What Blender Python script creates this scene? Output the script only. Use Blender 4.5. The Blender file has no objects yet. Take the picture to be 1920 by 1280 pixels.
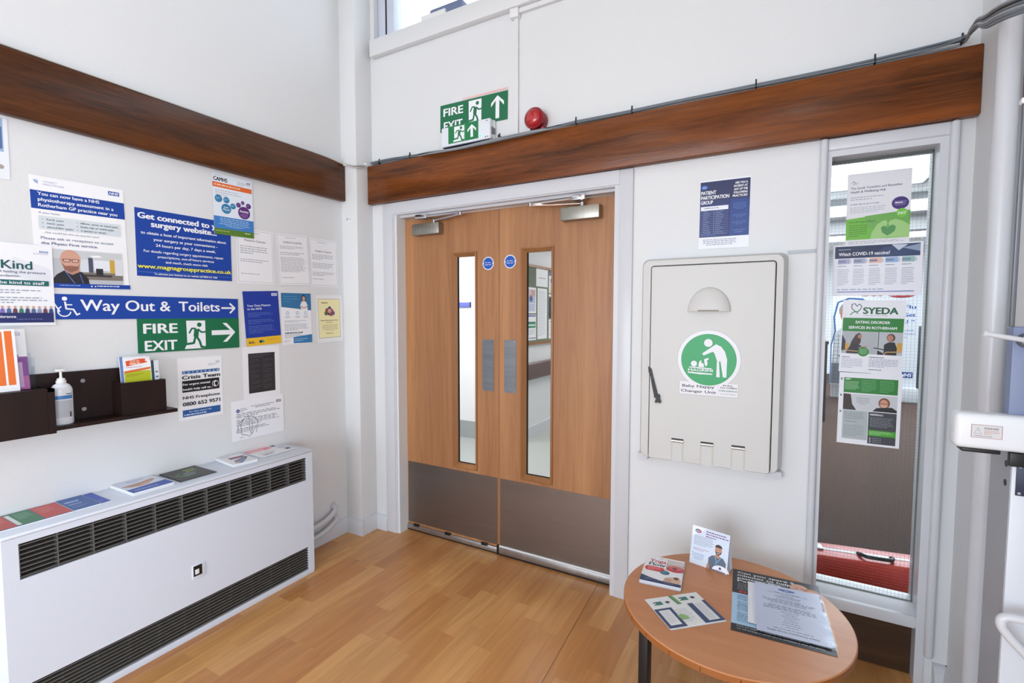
import bpy, bmesh, math, random
from mathutils import Vector, Matrix
S = bpy.context.scene
COL = S.collection

# ---------------------------------------------------------------- camera
cam = bpy.data.cameras.new('camera'); camo = bpy.data.objects.new('camera', cam); COL.objects.link(camo)
cam.sensor_width = 36; cam.lens = 904.313/1920*36; cam.clip_start = .02
yw, pt, rl = -.5069, -.0569, .0015
fw = Vector((math.sin(yw)*math.cos(pt), math.cos(yw)*math.cos(pt), math.sin(pt)))
rt = Vector((math.cos(yw), -math.sin(yw), 0)); up = rt.cross(fw)
r2 = rt*math.cos(rl)+up*math.sin(rl); u2 = up*math.cos(rl)-rt*math.sin(rl)
camo.matrix_world = Matrix(((r2.x,u2.x,-fw.x,2.136),(r2.y,u2.y,-fw.y,-2.4222),(r2.z,u2.z,-fw.z,1.4363),(0,0,0,1)))
S.camera = camo

# ---------------------------------------------------------------- world, lights, exposure
S.view_settings.view_transform = 'Standard'; S.view_settings.look = 'None'
S.view_settings.gamma = 1; S.view_settings.use_curve_mapping = False
S.view_settings.exposure = .10
wd = bpy.data.worlds.new('World'); S.world = wd; wd.use_nodes = True
wd.node_tree.nodes['Background'].inputs[0].default_value = (.80,.90,1,1)
wd.node_tree.nodes['Background'].inputs[1].default_value = 2.2
def area(name, loc, rot, sx, sy, power, col=(1,1,1)):
    l = bpy.data.lights.new(name,'AREA'); l.shape='RECTANGLE'; l.size=sx; l.size_y=sy; l.energy=power; l.color=col
    o = bpy.data.objects.new(name,l); COL.objects.link(o); o.location=loc; o.rotation_euler=[math.radians(a) for a in rot]
    return o
COOL=(.785,.89,1.0); NEUT=(1,.97,.93)
area('window_daylight', (1.25,.45,3.75), (-62,0,0), 3.0,1.0, 6, COOL)            # clerestory over the doors
area('rear_fill_light', (1.2,-5.5,1.3), (88,0,0), 2.8,2.2, 128, COOL)  # unseen fill added before the solid rear wall to brighten the lower room
area('side_fill_light', (6.3,-3.7,1.4), (86,0,90), 3.0,2.2, 165, COOL)       # unseen fill added from the right to brighten the left wall and heater
area('added_lamp_hall', (1.2,-2.0,4.02), (0,0,0), 1.5,.5, 5, NEUT)  # unseen ceiling lamp added to light the hall
area('assumed_lamp_hall_side', (3.5,-5.0,4.02), (0,0,0), .6,.4, 20, NEUT)  # assumed lamp out of view, set from the right-hand glow on the beam
area('assumed_lamp_hall_rear', (.75,-5.1,4.02), (0,0,0), .6,.4, 20, NEUT)  # assumed unseen lamp, set from the warm glow on the door beam
area('added_lamp_corridor', (.4,1.2,2.37), (0,0,0), 1.2,.6, 26, (1,1,1))  # unseen lamp added to brighten the corridor behind the doors
area('added_lamp_corridor_side', (-1.4,1.1,2.37), (0,0,0), 1.2,.6, 32, (1,1,1))  # no fitting in view; added to light the wall facing the left door
area('added_lamp_corridor_far', (.5,4.2,2.37), (0,0,0), 1.2,.6, 34, (1,1,1))  # another added, unseen light for the far corridor
area('lamp_reception', (3.4,2.2,2.86), (0,0,0), 2.4,.6, 42, COOL)
area('lamp_reception_mid', (3.8,5.0,2.86), (0,0,0), 3,.8, 95, COOL)
area('lamp_reception_far', (4.2,8.2,2.86), (0,0,0), 3.4,.9, 180, COOL)

# ---------------------------------------------------------------- materials
def lin(h):
    h=h.lstrip('#'); o=[]
    for i in (0,2,4):
        c=int(h[i:i+2],16)/255; o.append(c/12.92 if c<=.04045 else ((c+.055)/1.055)**2.4)
    return (*o,1)
MC={}
def mat(name, hexc, rough=.5, metal=0, coat=0, emit=0, bump=0, bscale=60):
    if name in MC: return MC[name]
    m=bpy.data.materials.new(name); m.use_nodes=True; nt=m.node_tree; b=nt.nodes['Principled BSDF']
    b.inputs['Base Color'].default_value=lin(hexc); b.inputs['Roughness'].default_value=rough; b.inputs['Metallic'].default_value=metal
    if coat: b.inputs['Coat Weight'].default_value=coat; b.inputs['Coat Roughness'].default_value=.08
    if emit: b.inputs['Emission Color'].default_value=lin(hexc); b.inputs['Emission Strength'].default_value=emit
    if bump:
        tc=nt.nodes.new('ShaderNodeTexCoord'); n=nt.nodes.new('ShaderNodeTexNoise'); n.inputs['Scale'].default_value=bscale; n.inputs['Detail'].default_value=4
        bp=nt.nodes.new('ShaderNodeBump'); bp.inputs['Strength'].default_value=bump; bp.inputs['Distance'].default_value=.004
        nt.links.new(tc.outputs['Object'],n.inputs['Vector']); nt.links.new(n.outputs['Fac'],bp.inputs['Height']); nt.links.new(bp.outputs['Normal'],b.inputs['Normal'])
    MC[name]=m; return m
def ink(h): return mat('ink_'+h.lstrip('#').lower(), h, .38)
def wood(name, c1, c2, scale, rough=.4, coat=0, bump=.0, detail=8, rot=None, dist=1.2, spec=.5):
    if name in MC: return MC[name]
    m=bpy.data.materials.new(name); m.use_nodes=True; nt=m.node_tree; b=nt.nodes['Principled BSDF']; N=nt.nodes.new
    tc=N('ShaderNodeTexCoord'); mp=N('ShaderNodeMapping'); mp.inputs['Scale'].default_value=scale
    n=N('ShaderNodeTexNoise'); n.inputs['Scale'].default_value=1; n.inputs['Detail'].default_value=detail; n.inputs['Roughness'].default_value=.62; n.inputs['Distortion'].default_value=dist
    n2=N('ShaderNodeTexNoise'); n2.inputs['Scale'].default_value=.35; n2.inputs['Detail'].default_value=2
    r=N('ShaderNodeValToRGB'); r.color_ramp.elements[0].position=.3; r.color_ramp.elements[0].color=lin(c1); r.color_ramp.elements[1].position=.72; r.color_ramp.elements[1].color=lin(c2)
    ad=N('ShaderNodeMath'); ad.operation='MULTIPLY_ADD'; ad.inputs[1].default_value=.45; ad2=N('ShaderNodeMath'); ad2.operation='MULTIPLY'; ad2.inputs[1].default_value=.55
    L=nt.links.new
    L(tc.outputs['Object'],mp.inputs['Vector']); L(mp.outputs[0],n.inputs['Vector']); L(mp.outputs[0],n2.inputs['Vector'])
    L(n2.outputs['Fac'],ad2.inputs[0]); L(n.outputs['Fac'],ad.inputs[0]); L(ad2.outputs[0],ad.inputs[2]); L(ad.outputs[0],r.inputs['Fac']); L(r.outputs['Color'],b.inputs['Base Color'])
    b.inputs['Roughness'].default_value=rough; b.inputs['Specular IOR Level'].default_value=spec
    if coat: b.inputs['Coat Weight'].default_value=coat; b.inputs['Coat Roughness'].default_value=.17
    if bump:
        bp=N('ShaderNodeBump'); bp.inputs['Strength'].default_value=bump; bp.inputs['Distance'].default_value=.004
        L(n.outputs['Fac'],bp.inputs['Height']); L(bp.outputs[0],b.inputs['Normal'])
        if coat: L(bp.outputs[0],b.inputs['Coat Normal'])
    MC[name]=m; return m
def floor_mat():
    m=bpy.data.materials.new('laminate_floor'); m.use_nodes=True; nt=m.node_tree; b=nt.nodes['Principled BSDF']; N=nt.nodes.new; L=nt.links.new
    tc=N('ShaderNodeTexCoord'); sp=N('ShaderNodeSeparateXYZ'); L(tc.outputs['Object'],sp.inputs[0]); so=N('ShaderNodeMath'); so.operation='SUBTRACT'; so.inputs[1].default_value=.039; L(sp.outputs['X'],so.inputs[0])
    cb=N('ShaderNodeCombineXYZ'); L(sp.outputs['Y'],cb.inputs[0]); L(so.outputs[0],cb.inputs[1])
    br=N('ShaderNodeTexBrick'); br.offset=.37; br.offset_frequency=3; br.squash=.8; br.squash_frequency=2
    for k,v in (('Scale',1),('Mortar Size',.0004),('Mortar Smooth',.3),('Bias',.0),('Brick Width',.46),('Row Height',.097)): br.inputs[k].default_value=v
    br.inputs['Color1'].default_value=(0,0,0,1); br.inputs['Color2'].default_value=(1,1,1,1); br.inputs['Mortar'].default_value=(.25,.25,.25,1)
    L(cb.outputs[0],br.inputs['Vector'])
    mp=N('ShaderNodeMapping'); mp.inputs['Scale'].default_value=(22,1.8,1); L(tc.outputs['Object'],mp.inputs['Vector'])
    # shift the grain from plank to plank
    ml=N('ShaderNodeVectorMath'); ml.operation='MULTIPLY_ADD'; ml.inputs[1].default_value=(7,13,3); L(br.outputs['Color'],ml.inputs[0]); L(mp.outputs[0],ml.inputs[2])
    n=N('ShaderNodeTexNoise'); n.inputs['Scale'].default_value=1; n.inputs['Detail'].default_value=5; n.inputs['Distortion'].default_value=1.3; L(ml.outputs[0],n.inputs['Vector'])
    r=N('ShaderNodeValToRGB'); e=r.color_ramp.elements; e[0].color=lin('#be834c'); e[0].position=.1; e[1].color=lin('#d19c61'); e[1].position=.9; L(br.outputs['Color'],r.inputs['Fac'])
    g=N('ShaderNodeValToRGB'); e=g.color_ramp.elements; e[0].color=(.76,.70,.64,1); e[0].position=.3; e[1].color=(1.05,1.05,1.05,1); e[1].position=.66; L(n.outputs['Fac'],g.inputs['Fac'])
    mx=N('ShaderNodeMix'); mx.data_type='RGBA'; mx.blend_type='MULTIPLY'; mx.inputs['Factor'].default_value=.75; L(r.outputs['Color'],mx.inputs['A']); L(g.outputs['Color'],mx.inputs['B'])
    # the opened joint that runs back from the right hand door jamb: |x - (1.326 - .048 y)| < .0016
    a=N('ShaderNodeMath'); a.operation='MULTIPLY_ADD'; a.inputs[1].default_value=.048; L(sp.outputs['Y'],a.inputs[0]); L(sp.outputs['X'],a.inputs[2])
    s=N('ShaderNodeMath'); s.operation='SUBTRACT'; s.inputs[1].default_value=1.326; L(a.outputs[0],s.inputs[0])
    ab=N('ShaderNodeMath'); ab.operation='ABSOLUTE'; L(s.outputs[0],ab.inputs[0])
    lt=N('ShaderNodeMath'); lt.operation='LESS_THAN'; lt.inputs[1].default_value=.0014; L(ab.outputs[0],lt.inputs[0])
    m2=N('ShaderNodeMix'); m2.data_type='RGBA'; L(lt.outputs[0],m2.inputs['Factor']); L(mx.outputs['Result'],m2.inputs['A']); m2.inputs['B'].default_value=lin('#4a3018')
    L(m2.outputs['Result'],b.inputs['Base Color']); b.inputs['Roughness'].default_value=.3
    return m
def glass_mat(name, tint=(1,1,1,1), refl=.05, rough=.02):
    m=bpy.data.materials.new(name); m.use_nodes=True; nt=m.node_tree; nt.nodes.remove(nt.nodes['Principled BSDF']); N=nt.nodes.new; L=nt.links.new
    t=N('ShaderNodeBsdfTransparent'); t.inputs[0].default_value=tint; g=N('ShaderNodeBsdfGlossy'); g.inputs['Roughness'].default_value=.02
    f=N('ShaderNodeLayerWeight'); pw=N('ShaderNodeMath'); pw.operation='POWER'; pw.inputs[1].default_value=4; ma=N('ShaderNodeMath'); ma.operation='MULTIPLY_ADD'; ma.inputs[1].default_value=.4; ma.inputs[2].default_value=refl*.3
    L(f.outputs['Facing'],pw.inputs[0]); L(pw.outputs[0],ma.inputs[0]); g.inputs['Roughness'].default_value=rough
    mx=N('ShaderNodeMixShader'); L(ma.outputs[0],mx.inputs[0]); L(t.outputs[0],mx.inputs[1]); L(g.outputs[0],mx.inputs[2])
    L(mx.outputs[0],nt.nodes['Material Output'].inputs[0]); return m
def steel(name,c,rough=.35,scale=(2,2,160)):
    m=wood(name,c,c,scale,rough); nt=m.node_tree; b=nt.nodes['Principled BSDF']; b.inputs['Metallic'].default_value=.9
    e=nt.nodes['Color Ramp'].color_ramp.elements; k=lin(c); e[0].color=(k[0]*.72,k[1]*.72,k[2]*.72,1); e[1].color=k
    return m
PAINT=mat('wall_paint','#dddfe1',.55,bump=.12,bscale=90)
GLOSSW=mat('white_gloss_paint','#ced0d6',.28,bump=.05,bscale=40)
WHITE=mat('white_plastic','#e8e8e8',.35)
BEAM=wood('varnished_beam','#2e1709','#8f4d1c',(3,34,34),.5,coat=.4,bump=.22,dist=1.6,spec=.12)
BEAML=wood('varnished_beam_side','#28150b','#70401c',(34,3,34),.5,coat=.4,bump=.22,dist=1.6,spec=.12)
VENEER=wood('cherry_veneer','#885633','#bb8759',(24,24,1.1),.45,coat=.1,dist=2.2)
VENEER2=wood('cherry_lipping','#84552f','#a87647',(30,30,2),.42)
DARKW=wood('dark_kick_wood','#2a1a0e','#4a3018',(3,3,30),.4,coat=.2)
ESP=wood('espresso_laminate','#140a09','#2a1613',(26,26,2.4),.42,spec=.3)
BEECH=wood('beech_laminate','#bb7a4e','#cf9062',(4,30,4),.4,dist=.6)
BEECHE=wood('beech_edge','#8f5528','#a96a38',(9,9,9),.45)
KICK=steel('scuffed_steel_kick','#8f847d',.4,(1.5,1.5,9))
PUSH=steel('brushed_steel_push','#8d9096',.36,(3,3,90))
ALU=steel('satin_aluminium','#b8b8ba',.38,(40,3,3))
CLOSER=steel('silver_closer','#a9a59c',.36,(60,3,3))
CHROME=mat('chrome','#d0d0d4',.12,1)
BLACK=mat('black_plastic','#101113',.45)
BLACKM=mat('black_metal','#15171b',.4)
DARK=mat('dark_void','#07080a',.8)
GREYC=mat('grey_cable','#687078',.45)
GREYC2=mat('pale_grey_cable','#8d9298',.45)
WCAB=mat('white_cable','#cfcdc8',.45)
HEAT=mat('heater_enamel','#d8e0ee',.34,bump=.03,bscale=200)
GRILL=mat('dark_grille','#1b1c1e',.4)
SLAT=mat('grille_bar','#7a7976',.4,.3)
CREAM=mat('cream_plastic','#cdcdcb',.42,bump=.06,bscale=400)
CREAMD=mat('cream_recess','#c4c2b8',.5)
SCALEW=mat('scale_enamel','#cdd2da',.32)
SCALEG=mat('scale_grey','#9a9da4',.4)
SLATEB=mat('slate_blue_metal','#7480a0',.4)
NAVY=mat('navy_plate','#1a2742',.4)
RED=mat('red_plastic','#c43c2c',.35)
REDL=mat('alarm_red_lens','#b01a22',.15,coat=.6)
REDD=mat('alarm_red_body','#8a1820',.35)
GLASS=glass_mat('clear_glass'); WGLASS=glass_mat('wired_glass',(.97,.985,.98,1)); ACRYL=glass_mat('clear_acrylic',(.93,.95,.97,1))
WIRE=mat('glass_wire','#454d4f',.45,.3)
CARPB=mat('brown_carpet','#3a2519',.95,bump=.9,bscale=320)
CARPG=mat('grey_carpet','#a9aeac',.95,bump=.6,bscale=300)
FELT=mat('green_felt','#6f7a66',.95,bump=.3,bscale=300)
VINYL=mat('brown_vinyl','#5f4a46',.38)
TILE=mat('ceiling_white','#eeeeec',.8); HALLC=mat('hall_ceiling','#a79f94',.8)

# ---------------------------------------------------------------- mesh builder
class MB:
    def __init__(s): s.v=[]; s.f=[]; s.m=[]; s.sm=[]
    def add(s,vs,fs,m=0,smooth=False):
        o=len(s.v); s.v+= [tuple(q) for q in vs]
        for f in fs: s.f.append([o+i for i in f]); s.m.append(m); s.sm.append(smooth)
        return s
    def box(s,x0,x1,y0,y1,z0,z1,m=0):
        vs=[(x,y,z) for x in (x0,x1) for y in (y0,y1) for z in (z0,z1)]
        return s.add(vs,[(0,1,3,2),(4,6,7,5),(0,4,5,1),(2,3,7,6),(0,2,6,4),(1,5,7,3)],m)
    def rbox(s,x0,x1,y0,y1,z0,z1,r=.004,seg=2,m=0,mtx=None):
        b=bmesh.new(); bmesh.ops.create_cube(b,size=1)
        for v in b.verts: v.co=Vector(((x0+x1)/2+v.co.x*(x1-x0),(y0+y1)/2+v.co.y*(y1-y0),(z0+z1)/2+v.co.z*(z1-z0)))
        bmesh.ops.bevel(b,geom=b.edges[:],offset=r,segments=seg,profile=.5,affect='EDGES')
        return s.bm(b,m,True,mtx)
    def bm(s,b,m=0,smooth=False,mtx=None):
        b.verts.index_update(); vs=[(mtx@v.co if mtx else v.co.copy()) for v in b.verts]
        s.add(vs,[[v.index for v in f.verts] for f in b.faces],m,smooth); b.free(); return s
    def cyl(s,p0,p1,r0,r1=None,seg=20,m=0,cap=True):
        r1=r0 if r1 is None else r1; p0=Vector(p0); p1=Vector(p1); d=(p1-p0).normalized()
        a=d.orthogonal().normalized(); b=d.cross(a); vs=[]
        for p,r in ((p0,r0),(p1,r1)):
            for i in range(seg):
                t=2*math.pi*i/seg; vs.append(p+a*r*math.cos(t)+b*r*math.sin(t))
        s.add(vs,[(i,(i+1)%seg,seg+(i+1)%seg,seg+i) for i in range(seg)],m,True)
        if cap: s.add(vs[:seg],[list(range(seg))[::-1]],m); s.add(vs[seg:],[list(range(seg))],m)
        return s
    def tube(s,pts,r,seg=10,m=0,sub=6):
        P=[Vector(p) for p in pts]; Q=[]
        if sub>1 and len(P)>2:
            for i in range(len(P)-1):
                a=P[max(i-1,0)];b=P[i];c=P[i+1];d=P[min(i+2,len(P)-1)]
                for k in range(sub):
                    t=k/sub; Q.append(.5*((2*b)+(c-a)*t+(2*a-5*b+4*c-d)*t*t+(3*b-a-3*c+d)*t**3))
            Q.append(P[-1])
        else: Q=P
        n=None; vs=[]
        for i,q in enumerate(Q):
            d=(Q[min(i+1,len(Q)-1)]-Q[max(i-1,0)]).normalized()
            n=d.orthogonal().normalized() if n is None else (n-d*n.dot(d)).normalized()
            b=d.cross(n)
            for k in range(seg):
                t=2*math.pi*k/seg; vs.append(q+n*r*math.cos(t)+b*r*math.sin(t))
        fs=[(i*seg+k,i*seg+(k+1)%seg,(i+1)*seg+(k+1)%seg,(i+1)*seg+k) for i in range(len(Q)-1) for k in range(seg)]
        s.add(vs,fs,m,True); L=len(Q)-1
        s.add(vs[:seg],[list(range(seg))[::-1]],m); s.add(vs[L*seg:],[list(range(seg))],m); return s
    def lathe(s,prof,c,axis='z',seg=28,m=0,sx=1,sy=1):
        vs=[]; c=Vector(c)
        for r,h in prof:
            for k in range(seg):
                t=2*math.pi*k/seg; a,b=r*math.cos(t)*sx,r*math.sin(t)*sy
                vs.append(c+(Vector((a,b,h)) if axis=='z' else Vector((a,-h,b)) if axis=='-y' else Vector((h,a,b))))
        fs=[(i*seg+k,i*seg+(k+1)%seg,(i+1)*seg+(k+1)%seg,(i+1)*seg+k) for i in range(len(prof)-1) for k in range(seg)]
        s.add(vs,fs,m,True); L=len(prof)-1
        s.add(vs[:seg],[list(range(seg))[::-1]],m); s.add(vs[L*seg:],[list(range(seg))],m); return s
    def prism(s,poly,fn,d0,d1,m=0):
        """poly: 2-D outline, fn(a,b,d) -> 3-D point, extruded from d0 to d1"""
        n=len(poly); vs=[fn(a,b,d0) for a,b in poly]+[fn(a,b,d1) for a,b in poly]
        s.add(vs,[(i,(i+1)%n,n+(i+1)%n,n+i) for i in range(n)]+[list(range(n))[::-1],list(range(n,2*n))],m); return s
    def build(s,name,mats,parent=None,loc=None,mtx=None):
        me=bpy.data.meshes.new(name)
        off=Vector((0,0,0))
        if parent is not None and parent.get('_o') is not None: off=Vector(parent['_o'])
        elif loc is not None: off=Vector(loc)
        me.from_pydata([Vector(v)-off for v in s.v],[],s.f)
        for m in (mats if isinstance(mats,(list,tuple)) else [mats]): me.materials.append(m)
        for p,mi,sm in zip(me.polygons,s.m,s.sm): p.material_index=mi; p.use_smooth=sm
        b=bmesh.new(); b.from_mesh(me); bmesh.ops.recalc_face_normals(b,faces=b.faces[:]) if mtx is None else None
        b.to_mesh(me); b.free()
        try: me.set_sharp_from_angle(angle=math.radians(40))
        except Exception: pass
        o=bpy.data.objects.new(name,me); COL.objects.link(o)
        if parent is not None:
            o.parent=parent; o['_o']=tuple(off)
        else:
            o.location=off; o['_o']=tuple(off)
            if mtx is not None: o.matrix_world=mtx; o['_o']=(0,0,0)
        return o
def tag(o,label,cat,group=None,kind=None):
    if label: o['label']=label
    if cat: o['category']=cat
    if group: o['group']=group
    if kind: o['kind']=kind
    return o
def struct(o,label=None,cat=None): return tag(o,label,cat,kind='structure')
def thing(name,label,cat,loc,group=None,mtx=None):
    o=bpy.data.objects.new(name,None); COL.objects.link(o); o.empty_display_size=.05
    if mtx is not None: o.matrix_world=mtx; o['_o']=(0,0,0)
    else: o.location=loc; o['_o']=tuple(loc)
    return tag(o,label,cat,group)
def P(): return MB()
def box(name,m,parent,*d,loc=None,r=0):
    b=MB(); (b.rbox(*d,r=r) if r else b.box(*d)); return b.build(name,m,parent,loc)

# ---------------------------------------------------------------- printed sheets
TXT={}
def glyphs(text,bold,shear):
    k=(text,shear)
    if k not in TXT:
        cu=bpy.data.curves.new('t','FONT'); cu.body=text; cu.size=1; cu.resolution_u=4; cu.fill_mode='BOTH'; cu.shear=shear
        o=bpy.data.objects.new('t',cu); COL.objects.link(o); bpy.context.view_layer.update()
        me=bpy.data.meshes.new_from_object(o.evaluated_get(bpy.context.evaluated_depsgraph_get()))
        vs=[(v.co.x,v.co.y) for v in me.vertices]; fs=[list(p.vertices) for p in me.polygons]
        bpy.data.objects.remove(o); bpy.data.curves.remove(cu); bpy.data.meshes.remove(me); TXT[k]=(vs,fs)
    return TXT[k]
class Sheet:
    """A printed sheet: u,v in % of width / height from its top left corner."""
    def __init__(s,w,h,thick=.0006,paper='#f2f3f6',dz=.00003):
        s.w=w; s.h=h; s.b=MB(); s.mats=[]; s.z=thick; s.dz=dz
        s.b.box(0,w,-h,0,0,thick,s.mi(paper))
    def mi(s,c):
        m=ink(c) if isinstance(c,str) else c
        if m not in s.mats: s.mats.append(m)
        return s.mats.index(m)
    def p(s,u,v): return (u/100*s.w,-v/100*s.h)
    def face(s,pts,c):
        s.z+=s.dz; s.b.add([(x,y,s.z) for x,y in pts],[list(range(len(pts)))],s.mi(c))
    def R(s,x0,y0,x1,y1,c): s.face([s.p(x0,y1),s.p(x1,y1),s.p(x1,y0),s.p(x0,y0)],c); return s
    def Y(s,pts,c): s.face([s.p(*q) for q in pts],c); return s
    def C(s,u,v,r,c,ry=None,n=32,a0=0,a1=360):
        x,y=s.p(u,v); rx=r/100*s.w; ry=rx if ry is None else ry/100*s.h
        k=[(x+rx*math.cos(math.radians(a0+(a1-a0)*i/n)),y+ry*math.sin(math.radians(a0+(a1-a0)*i/n))) for i in range(n+(0 if a1-a0==360 else 1))]
        s.face(k,c); return s
    def K(s,pts,wd,c):
        """stroke of width wd % of the sheet's width, round joints"""
        q=[Vector(s.p(*a)) for a in pts]; r=wd/200*s.w; s.z+=s.dz; mi=s.mi(c)
        for a,b in zip(q,q[1:]):
            d=(b-a)
            if d.length<1e-9: continue
            d=d.normalized(); n=Vector((-d.y,d.x))*r
            s.b.add([(*(a-n),s.z),(*(b-n),s.z),(*(b+n),s.z),(*(a+n),s.z)],[(0,1,2,3)],mi)
        s.z+=s.dz
        for a in q[1:-1]: s.b.add([(a.x+r*math.cos(t*.785),a.y+r*math.sin(t*.785),s.z) for t in range(8)],[list(range(8))],mi)
        return s
    def T(s,text,u,v,cap,c,al='l',fit=None,bold=.0,shear=0):
        """baseline at v, cap height in % of sheet height; fit = width in % of sheet width"""
        vs,fs=glyphs(text,bold,shear)
        if not vs: return s
        x0=min(a for a,_ in vs); x1=max(a for a,_ in vs); sy=cap/100*s.h/.69; sx=sy
        if fit: sx=fit/100*s.w/(x1-x0)
        X,Y=s.p(u,v); wd=(x1-x0)*sx; X-= 0 if al=='l' else wd/2 if al=='c' else wd
        s.z+=s.dz; k=min(bold,.045); ky=k*.6
        for dx,dy in (((-k,0),(k,0),(0,ky),(0,-ky)) if k else ((0,0),)):
            s.z+=s.dz*.7; s.b.add([(X+(a-x0)*sx+dx*min(sx,sy*1.3),Y+b*sy+dy*sy,s.z) for a,b in vs],fs,s.mi(c))
        return s
    def G(s,x0,y0,x1,y1,n,c,seed=1,cen=False,ht=.33,full=.85):
        """lines of copy too small to read: runs of word-length dashes"""
        rn=random.Random(seed*77+n); s.z+=s.dz; mi=s.mi(c); st=(y1-y0)/n
        for i in range(n):
            L=(x1-x0)*(rn.uniform(full,1) if i<n-1 else rn.uniform(.4,.8)); a=x0 if not cen else (x0+x1-L)/2; e=a+L; y=y0+st*i
            while a<e:
                wl=min((x1-x0)*rn.uniform(.035,.12),e-a)
                q=[s.p(a,y+st*ht*1.5),s.p(a+wl,y+st*ht*1.5),s.p(a+wl,y+st*ht*.5),s.p(a,y+st*ht*.5)]
                s.b.add([(*k,s.z) for k in q],[(0,1,2,3)],mi); a+=wl+(x1-x0)*.022
        return s
    def nhs(s,x0,y0,x1,y1,bg='#0a4aa8',fg='#f4f6fa'):
        s.R(x0,y0,x1,y1,bg); s.T('NHS',(x0+x1)/2,y1-(y1-y0)*.2,(y1-y0)*.6,fg,'c',fit=(x1-x0)*.84,bold=.03,shear=.25); return s
    def runman(s,x0,y0,x1,y1,bg,fg):
        f=lambda u,v:(x0+(x1-x0)*u,y0+(y1-y0)*v); W=(x1-x0)
        s.Y([f(0,0),f(1,0),f(1,.9),f(.88,1),f(-.12,1),f(.02,.8)],bg)
        s.C(*f(.68,.15),W*.125,fg)
        s.K([f(.54,.30),f(.48,.58)],W*.26,fg)
        s.K([f(.50,.28),f(.28,.28),f(.13,.45)],W*.09,fg)
        s.K([f(.60,.30),f(.78,.42),f(1.02,.41)],W*.09,fg)
        s.K([f(.50,.56),f(.66,.72),f(.76,.95),f(.92,.96)],W*.12,fg)
        s.K([f(.46,.56),f(.36,.80),f(-.04,.83)],W*.12,fg); return s
    def arrow(s,x,y,L,hw,t,c,d='r'):
        """block arrow: tip at x,y; L long; head half width hw; shaft half width t (all % of width, square)"""
        k=s.w/s.h
        q=[(0,0),(-hw*.9,-hw),(-hw*1.0-t*1.4,-hw),(-t*2.2,-t),(-L,-t),(-L,t),(-t*2.2,t),(-hw*1.0-t*1.4,hw),(-hw*.9,hw)]
        if d=='u': q=[(-b,-a) for a,b in q]
        s.Y([(x+a,y+b*k) for a,b in q],c); return s
    def place(s,name,label,cat,TL,U,V,group=None,off=.0012,rot=0):
        U=Vector(U).normalized(); V=Vector(V).normalized(); N=U.cross(V).normalized()
        t=math.radians(rot); U2=U*math.cos(t)+V*math.sin(t); V2=V*math.cos(t)-U*math.sin(t)
        o=Vector(TL)+N*off
        M=Matrix(((U2.x,V2.x,N.x,o.x),(U2.y,V2.y,N.y,o.y),(U2.z,V2.z,N.z,o.z),(0,0,0,1)))
        ob=s.b.build(name,[m for m in s.mats],mtx=M); return tag(ob,label,cat,group)
    def as_part(s,name,parent,M):
        ob=s.b.build(name,s.mats,mtx=Matrix()); ob.parent=parent; ob.matrix_parent_inverse=Matrix(); ob.matrix_basis=M; return ob
XL=-.336; W=-.08
def onleft(s,name,label,y,z,rot=0,off=.0012,group=None,cat='poster'): return s.place(name,label,cat,(XL,y,z),(0,1,0),(0,0,1),group,off,rot)
def onback(s,name,label,x,z,rot=0,off=.0012,group=None,cat='poster',y=W): return s.place(name,label,cat,(x,y,z),(1,0,0),(0,0,1),group,off,rot)

# ================================================================ SETTING
ZC=4.1
struct(box('floor',floor_mat(),None,-.55,6.5,-5.8,.044,-.1,0),'beech-coloured laminate strip floor with one opened joint','floor')
struct(box('wall_left',PAINT,None,-.55,XL,-5.8,.12,0,ZC),'cream painted wall behind the notices and heater','wall')
b=P()
b.box(XL,-.0,W,.12,0,2.16); b.box(1.412,2.283,W,.12,0,2.16); b.box(2.655,2.95,W,.12,0,2.16)
b.box(-.0,1.412,W,.12,2.06,2.16); b.box(2.283,2.655,W,.12,2.10,2.16)
b.box(XL,2.95,W,.12,2.16,3.12); b.box(XL,-.17,W,.12,3.12,ZC); b.box(-.17,2.95,W,.12,3.95,ZC); b.box(2.66,2.95,W,.12,3.12,3.95)
struct(b.build('wall_back',PAINT),'off-white wall holding the double doors, window and changer unit','wall')
struct(box('wall_right',PAINT,None,2.727,2.95,-1.7,W,0,ZC),'off-white wall behind the pipe and weighing scale','wall')
struct(box('wall_front',PAINT,None,-.55,6.5,-5.95,-5.8,0,ZC)); struct(box('wall_alcove',PAINT,None,2.95,6.5,-1.85,-1.7,0,ZC)); struct(box('wall_side',PAINT,None,6.4,6.5,-5.8,-1.85,0,ZC))
struct(box('ceiling',HALLC,None,-.55,6.5,-5.95,.12,ZC,ZC+.1))
b=P(); b.rbox(XL-.02,-.203,-.215,W+.02,0,ZC,r=.006); struct(b.build('trim_1',PAINT),'square boxed corner pier between the two walls','pier')
# beams
b=P(); b.rbox(-.2025,2.7265,-.1245,W+.001,2.136,2.376,r=.006); struct(b.build('trim_2',BEAM,loc=(1.2,-.1,2.14)),'varnished brown timber beam over the double doors','beam')
b=P(); b.rbox(XL-.001,-.299,-5.8,-.2155,2.148,2.384,r=.006); struct(b.build('trim_3',BEAML,loc=(-.3,-2,2.15)),'varnished brown timber beam above the noticeboard wall','beam')
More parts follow.
